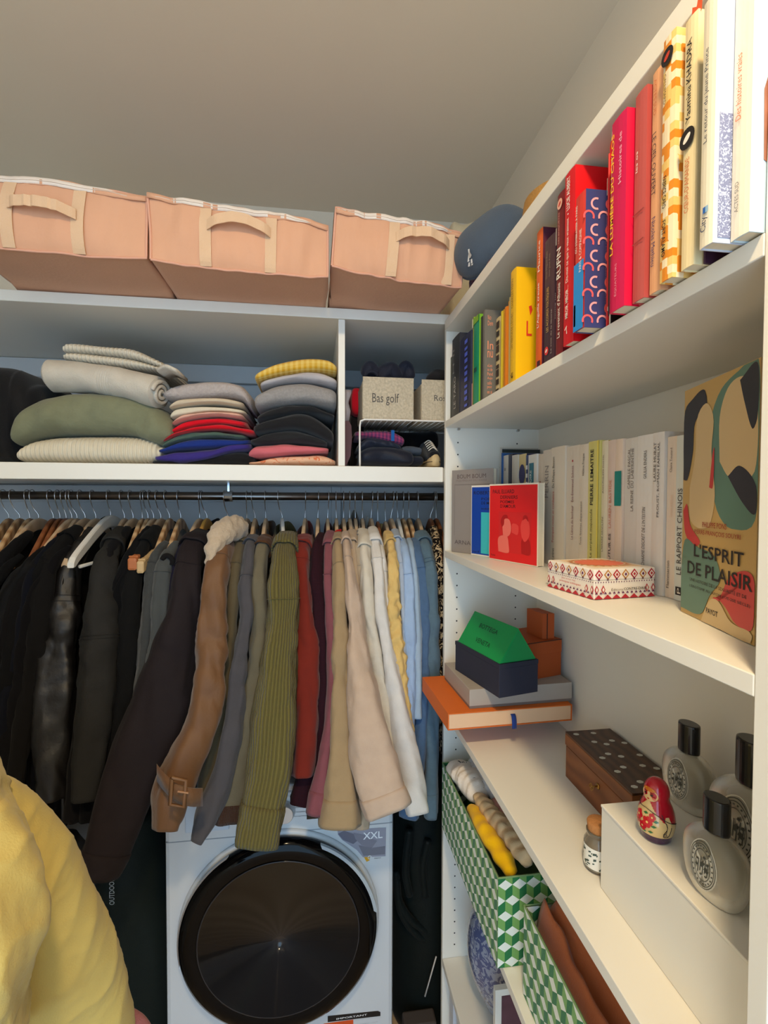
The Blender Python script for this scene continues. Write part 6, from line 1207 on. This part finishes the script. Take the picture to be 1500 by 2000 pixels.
garment('oxford_shirt', 'pale grey blue shirt right of the yellow one', 764, 768, [(771, 1038, 6), (778, 1080, 8), (785, 1125, 8), (789, 1200, 7), (793, 1300, 7), (796, 1380, 7)], c_((176, 186, 202)), 0, .08, hem=.90, seed=40, collar=(1024, 1058, 9, None), wlab='small wooden')
garment('oxford_shirt', 'light sky blue cotton shirt on a white hanger', 777, 774, [(785, 1056, 7), (792, 1090, 10), (799, 1135, 12), (800, 1200, 13), (801, 1300, 12), (799, 1430, 10)], c_((164, 188, 222)), 4, .09, hem=.90, seed=41, wlab='thin white', body_top=.02, dy=-.01)
garment('chambray_shirt', 'pale chambray shirt left of the denim shirts', 787, 787, [(798, 1054, 6), (805, 1085, 7), (812, 1130, 8), (815, 1230, 9), (814, 1400, 9)], c_((166, 186, 206)), 1, .08, hem=.90, seed=42, wlab='tan wooden', body_top=.02)
garment('denim_shirt', 'mid blue denim shirt with its cuff under the white sleeve', 799, 797, [(811, 1054, 8), (817, 1090, 11), (825, 1150, 13), (827, 1250, 14), (823, 1400, 15), (813, 1500, 17), (800, 1592, 19)], c_((92, 122, 160), var=.16, vs_=60), 1, .10, hem=.90, seed=43, cuff=(.05, .0014, None), wlab='tan wooden', body_top=.02)
garment('denim_jacket', 'washed grey blue denim jacket at the right end', 817, 815, [(822, 1042, 11), (832, 1080, 13), (840, 1130, 15), (843, 1250, 15), (843, 1400, 15), (843, 1500, 14), (843, 1592, 13)], c_((104, 130, 148), var=.16, vs_=60), 0, .08, hem=.88, seed=44, collar=(1022, 1058, 16, None), cuff=(.07, .0014, None), seams=((1098, .002), (1104, .002)), wlab='pale wooden', dy=-.005)
garment('print_blouse', 'dark blouse with cream animal print at the rail end', 841, 848, [(846, 1030, 7), (851, 1060, 9), (857, 1100, 10), (864, 1180, 9), (868, 1300, 9)], c_((34, 26, 24), pat=('spots', 70.0, (200, 176, 140), .52)), 2, .04, dy=.03, hem=.90, seed=45, wlab='dark brown', slab=.006)
garment('print_blouse', 'dark brown blouse squeezed against the bookcase side', 852, 851, [(858, 1036, 5), (866, 1080, 6), (874, 1160, 6), (880, 1300, 6)], c_((58, 38, 26), pat=('weave', 120.0, (30, 22, 18), .4)), 2, .03, dy=.06, hem=.90, seed=46, wlab='very dark wooden', slab=.005)
# ------------------------------------------------------------------ washing machine
wx0, wx1, wy, wz = -.381, .211, YC, .848
wm = thing('washing_machine', 'white front loading washing machine with a big black round door under the clothes', 'appliance', ((wx0 + wx1) / 2, wy + .25, 0)); WMW = M((206, 209, 212), r=.28, var=.01)
mk('cabinet', *bbox((wx0, wy, .012), (wx1, 1.80, wz - .02), .012), WMW, wm); mk('top_plate', *bbox((wx0, wy + .002, wz - .0195), (wx1, 1.80, wz), .006), WMW, wm)
zp1 = atY(560, 1626, wy)[2]
mk('panel_groove', *bbox((wx0 + .004, wy - .0006, zp1), (wx1 - .004, wy + .001, zp1 + .0025)), ink((150, 156, 164)), wm)
p0, p1 = atY(378, 1625, wy), atY(448, 1590, wy); dr_ = mk('detergent_drawer', *bbox((p0[0] - .02, wy - .004, p0[2]), (p1[0], wy + .002, p1[2] + .05), .003), M((196, 208, 222), r=.3), wm)
kc = atY(556, 1584, wy); mk('dial', *lathe([(0, 0), (.028, 0), (.028, .004), (.024, .018), (.022, .020), (0, .020)], (kc[0], wy, kc[2]), 28, ax=[(1, 0, 0), (0, 0, 1), (0, -1, 0)])[:2], M((196, 198, 202), r=.3, metal=.6), wm, smooth=False)
def wl_(s, x0, y0, x1, y1, rgb, bold=0, off=.0006):
    a_, b_ = atY(x0, y1, wy), atY(x1, y0, wy); lettering(wm, s, (a_[0], wy, a_[2]), UX, UZ, b_[0] - a_[0], b_[2] - a_[2], rgb, bold, off=off)
for i, s in enumerate(('Synthétiques', 'Couette', 'Essorage/Vidange')): wl_(s, 575, 1574 + i * 8.5, 592 + 4 * i, 1579 + i * 8.5, (60, 64, 70))
wl_('Rapide', 545, 1599, 556, 1604, (60, 64, 70)); wl_('Intensif', 545, 1605, 557, 1610, (60, 64, 70)); wl_('Coton', 584, 1562, 592, 1567, (60, 64, 70))
p0, p1 = atY(599, 1600, wy), atY(650, 1572, wy); mk('display', *bbox((p0[0], wy - .0012, p0[2]), (p1[0], wy, p1[2] + .01)), M((12, 12, 14), r=.1), wm)
dcx = (atY(352, 1830, wy)[0] + atY(735, 1830, wy)[0]) / 2; dzc, dr = 1.6 - 1.128, .2535; DAX = [(1, 0, 0), (0, 0, 1), (0, -1, 0)]
GB = M((5, 5, 6), r=.09, var=0, spec=.2); GREYC = M((150, 154, 160), r=.25, metal=.7, var=.02)
mk('door_surround', *lathe([(dr * .95, -.004), (dr + .006, -.002), (dr + .007, .004), (dr + .002, .010), (dr * .95, .012)], (dcx, wy, dzc), 72, ax=DAX)[:2], M((206, 212, 218), r=.3, var=0), wm, smooth=True)
door = mk('door', *lathe([(dr * .90, .008), (dr * .985, .012), (dr, .024), (dr * .985, .036), (dr * .94, .044), (dr * .87, .046), (dr * .80, .043), (dr * .735, .035), (dr * .71, .026), (dr * .69, .020), (dr * .5, .023), (dr * .25, .026), (0, .027)], (dcx, wy, dzc), 96, ax=DAX)[:2], GB, wm, smooth=True)
def arc(r0, r1, t0, t1, off, name, mat, par=wm, n=30):
    t = np.radians(np.linspace(t0, t1, n)); e = np.sin(np.linspace(0, math.pi, n)) ** .5; V = [(dcx + r1 * math.cos(x), wy - off, dzc + r1 * math.sin(x)) for x in t] + [(dcx + (r1 - (r1 - r0) * q) * math.cos(x), wy - off, dzc + (r1 - (r1 - r0) * q) * math.sin(x)) for x, q in zip(t, e)]
    V2 = [(x, y + .01, z) for x, y, z in V]; F = []
    for i in range(n - 1): F += [(i, i + 1, n + i + 1, n + i), (2 * n + i, 3 * n + i, 3 * n + i + 1, 2 * n + i + 1), (i, 2 * n + i, 2 * n + i + 1, i + 1), (n + i, n + i + 1, 3 * n + i + 1, 3 * n + i)]
    return mk(name, V + V2, F, mat, par)
arc(dr * .90, dr * 1.004, 8, 66, .0385, 'grip_recess', M((168, 178, 186), r=.3, var=.02)); arc(dr * .955, dr * 1.004, 120, 192, .031, 'chrome_trim', GREYC)
mk('glass_ring', *lathe([(dr * .79, .0435), (dr * .80, .0452), (dr * .812, .0446)], (dcx, wy, dzc), 72, ax=DAX)[:2], M((40, 40, 44), r=.1), door, smooth=True)
# stickers
def sticker(name, pts, rgb, off=.0006):
    P = [atY(x, y, wy) for x, y in pts]; P = [(p[0], wy - off, p[2]) for p in P]; return mk(name, P, [list(range(len(P)))[::-1]], paper(rgb) if not hasattr(rgb, 'node_tree') else rgb, wm)
sticker('load_sticker', [(659, 1621), (754, 1616), (753, 1672), (709, 1674), (697, 1660), (668, 1640), (660, 1630)], (150, 150, 164))
sticker('pillow_print', [(660, 1628), (672, 1622), (690, 1628), (700, 1640), (690, 1648), (670, 1640)], (104, 104, 120), .0010); sticker('pillow_print', [(690, 1626), (716, 1632), (736, 1642), (726, 1656), (706, 1650), (694, 1638)], (126, 126, 140), .0014); sticker('pillow_print', [(700, 1650), (726, 1656), (752, 1652), (752, 1668), (710, 1671)], (118, 118, 130), .0012)
wl_('XXL', 709, 1622, 747, 1639, (240, 242, 246), .02, .002); sticker('mascot_dot', [(711, 1674), (722, 1673), (722, 1680), (716, 1683)], (220, 160, 30)); wl_('respect', 731, 1674, 744, 1678, (60, 64, 70))
cen_ = atY(722, 1674, wy); mk('sticker_ring', *tube([(cen_[0] + .0045 * math.cos(t), wy - .001, cen_[2] + .0045 * math.sin(t)) for t in np.linspace(0, 6.2832, 16)], .0009, 5, False)[:2], ink((240, 240, 240)), wm)
sticker('warning_sticker', [(640, 1984), (738, 1974), (743, 1976), (743, 1984), (640, 1996)], (16, 16, 20)); sticker('orange_band', [(632, 1999), (690, 1991), (690, 2030), (632, 2030)], (214, 80, 30)); sticker('white_band', [(691, 1992), (743, 1986), (743, 2030), (691, 2030)], (206, 208, 212)); wl_('IMPORTANT', 657, 1979, 717, 1991, (236, 238, 240), .02, .0012); wl_('Attention: retirer', 700, 1996, 738, 2000, (60, 60, 64))
# ------------------------------------------------------------------ dark sacks on the floor beside the washer
def sack(name, label, cat_, x0, x1, y0, y1, z1, mat, seed, top=.6, wr=.012, z0=.001):
    R = []; n = 40; a = np.linspace(0, 6.2832, n, endpoint=False); cx, cy = (x0 + x1) / 2, (y0 + y1) / 2
    for t in np.linspace(0, 1, 34):
        s = np.interp(t, [0, .05, .5, .8, 1], [.88, 1, 1, .9, top]); ca, sa = np.cos(a), np.sin(a)
        P = np.stack([cx + (x1 - x0) / 2 * s * np.sign(ca) * np.abs(ca) ** .7, cy + (y1 - y0) / 2 * s * np.sign(sa) * np.abs(sa) ** .7, np.full(n, z0 + (z1 - z0) * t)], 1)
        d = wn(P, .22, seed, (1.2, 1.2, .45)); P[:, :2] += (P[:, :2] - (cx, cy)) * (d * wr / .12)[:, None] * min(1, t * 8); R.append(P)
    V, F, uv = loft(R); o = thing(name, label, cat_, (cx, cy, z0)); mk('sack_body', V, F, mat, o, smooth=True, uv=uv); return o
DG = c_((30, 40, 36), r=.6)
s1 = sack('duffel_bag', 'dark green bag with white lettering standing left of the washing machine', 'bag', -.60, -.392, 1.33, 1.60, .72, DG, 81, .55)
p = atY(231, 1712, 1.335); lettering(s1, 'OUTDOOR', (p[0] - .004, p[1] - .012, p[2] - .062), UZ, -UX, .070, .013, (150, 156, 156), .01, off=.003)
s2 = sack('cloth_sack', 'brown sack partly hidden behind the yellow shirt', 'bag', -.78, -.605, 1.26, 1.55, .66, c_((62, 48, 44)), 82, .5)
s3 = sack('garment_bag', 'dark green padded bag hanging in folds between the washing machine and the bookcase', 'bag', .222, .440, 1.36, 1.72, .80, c_((22, 30, 28), r=.5), 83, .85, .006, z0=.002)
for pts in ([(772, 1700), (780, 1760), (806, 1800), (852, 1826)], [(774, 1716), (782, 1776), (808, 1818), (850, 1846)], [(800, 1620), (792, 1700), (800, 1748)], [(836, 1640), (826, 1690), (830, 1750)]):
    C = cat([atY(x, y, 1.366) for x, y in pts], 24); C[:, 0] = np.clip(C[:, 0], .226, .42); mk('padded_fold', *tube(C, .011, 10)[:2], c_((24, 32, 30), r=.5), s3, smooth=True)
C = [atY(852, 1868, 1.34), atY(830, 1946, 1.335)]; tag(mk('white_cord', *tube(C, .0022, 6)[:2], M((196, 190, 184), r=.5), None, smooth=True), 'thin white cord hanging beside the dark green padded bag', 'cord')
tag(mk('storage_crate', *bbox((.245, 1.30, .0006), (.338, 1.345, .13), .006), M((70, 62, 58), r=.8)), 'low brown carton in front of the dark green padded bag', 'carton')
# ------------------------------------------------------------------ left foreground: door leaf with a yellow shirt on a hook
struct('door_1', *bbox((-.80, .30, 0.005), (-.76, 1.04, 2.04), .003), PAINT)
YEL = M((194, 172, 98), r=.85, bump=(380, .35), var=.06, vs_=10, sheen=.15)
ys = thing('cotton_shirt', 'yellow long sleeved shirt in the left foreground, one sleeve hanging forward', 'shirt', (-.60, .66, .7))
hk = thing('wall_hook', 'steel hook on the white door carrying the yellow shirt', 'hook', (-.755, .66, 1.34)); mk('hook_arm', *tube(cat([(-.759, .66, 1.345), (-.70, .66, 1.345), (-.625, .66, 1.336), (-.605, .66, 1.352)], 14), .004, 8)[:2], CHROME, hk, smooth=True); mk('hook_plate', *bbox((-.7596, .645, 1.32), (-.756, .675, 1.37), .001), CHROME, hk)
def soft(parent, name, P, mat, wr, fr, seed, n=96, k=170, an=(1, 1, 1), cap=True):
    """soft tube: rows of (x, y, z, half width across the view, half depth)."""
    C = cat(P, k); T = np.gradient(C[:, :3], axis=0); T /= np.linalg.norm(T, axis=1)[:, None]; a = np.linspace(0, 6.2832, n, endpoint=False); R = []
    for i in range(k):
        c = C[i, :3]; Ax = unit(np.cross(c - E0, UZ)); Ax = unit(Ax - T[i] * (Ax @ T[i])); B = np.cross(Ax, T[i]); p = c + np.outer(C[i, 3] * np.cos(a), Ax) + np.outer(C[i, 4] * np.sin(a), B)
        q = wn(p, fr, seed, an) * wr + (1 - np.abs(wn(p, fr * .7, seed + 1, (an[0], an[1], an[2] * .8)))) ** 3 * wr * .8 + (1 - np.abs(wn(p, fr * .33, seed + 2, (1.0, 1.0, 1.2)))) ** 3 * wr * .22; p = p + (p - c) / np.linalg.norm(p - c, axis=1)[:, None] * q[:, None]; R.append(p)
    R = np.array(R); m_ = R[-1].mean(0); R = np.concatenate([R, [m_ + (R[-1] - m_) * .9, (m_ + (R[-3] - m_) * .86)]])
    V, F, uv = loft(R); return mk(name, V, F, mat, parent, smooth=True, uv=uv), C
def row(x, y, Y, hw, hd): c = atY(x, y, Y); return (*c, hw / FPX * depth(c), hd)
soft(ys, 'sleeve', [(-.60, .665, 1.27, .05, .05), (-.55, .675, 1.255, .055, .05), (-.49, .69, 1.225, .05, .048), row(-22, 1566, .72, 42, .045), row(10, 1615, .735, 54, .052), row(40, 1680, .75, 70, .058), row(72, 1760, .77, 80, .06), row(106, 1850, .79, 88, .06), row(142, 1930, .81, 88, .056), row(182, 2010, .82, 66, .05), row(195, 2060, .82, 56, .046)], YEL, .0055, .20, 91, an=(1.3, 1.3, .75))
soft(ys, 'garment_body', [(-.62, .66, 1.325, .045, .045), (-.61, .66, 1.29, .075, .06), (-.58, .66, 1.24, .10, .075), row(-120, 1530, .67, 84, .08), row(-92, 1610, .66, 92, .08), row(-62, 1720, .64, 108, .09), row(-48, 1840, .62, 100, .09), row(-60, 1960, .62, 88, .09), row(-70, 2200, .62, 90, .10)], YEL, .006, .15, 95, an=(1, 1, 1.6))
mk('collar', *tube([(-.62 + .052 * math.cos(t), .66 + .052 * math.sin(t), 1.322 - .01 * math.cos(t)) for t in np.linspace(0, 6.2832, 28)], .013, 10, False)[:2], YEL, ys, smooth=True)
soft(ys, 'sleeve', [(-.64, .64, 1.27, .045, .045), (-.66, .58, 1.20, .055, .05), (-.67, .53, 1.05, .058, .055), (-.665, .50, .88, .056, .052), (-.66, .49, .74, .046, .044)], YEL, .005, .18, 99)
soft(ys, 'shirt_back', [(-.62, .66, 1.30, .05, .05), (-.61, .65, 1.24, .10, .06), (-.605, .64, 1.10, .115, .07), (-.60, .63, .90, .12, .075), (-.60, .62, .66, .125, .08)], YEL, .005, .18, 101, an=(1.2, 1.2, .5))
mk('hanger_loop', *tube([(-.62, .66, 1.338), (-.62, .66, 1.30)], .002, 6)[:2], YEL, ys)
PK = c_((190, 120, 124)); 
roll('scarf', 'pink cloth showing below the cuff of the yellow shirt', 'scarf', [atY(236, 1972, .90), atY(262, 2010, .89), atY(276, 2080, .88)], [.016, .024, .024], PK, seed=97)
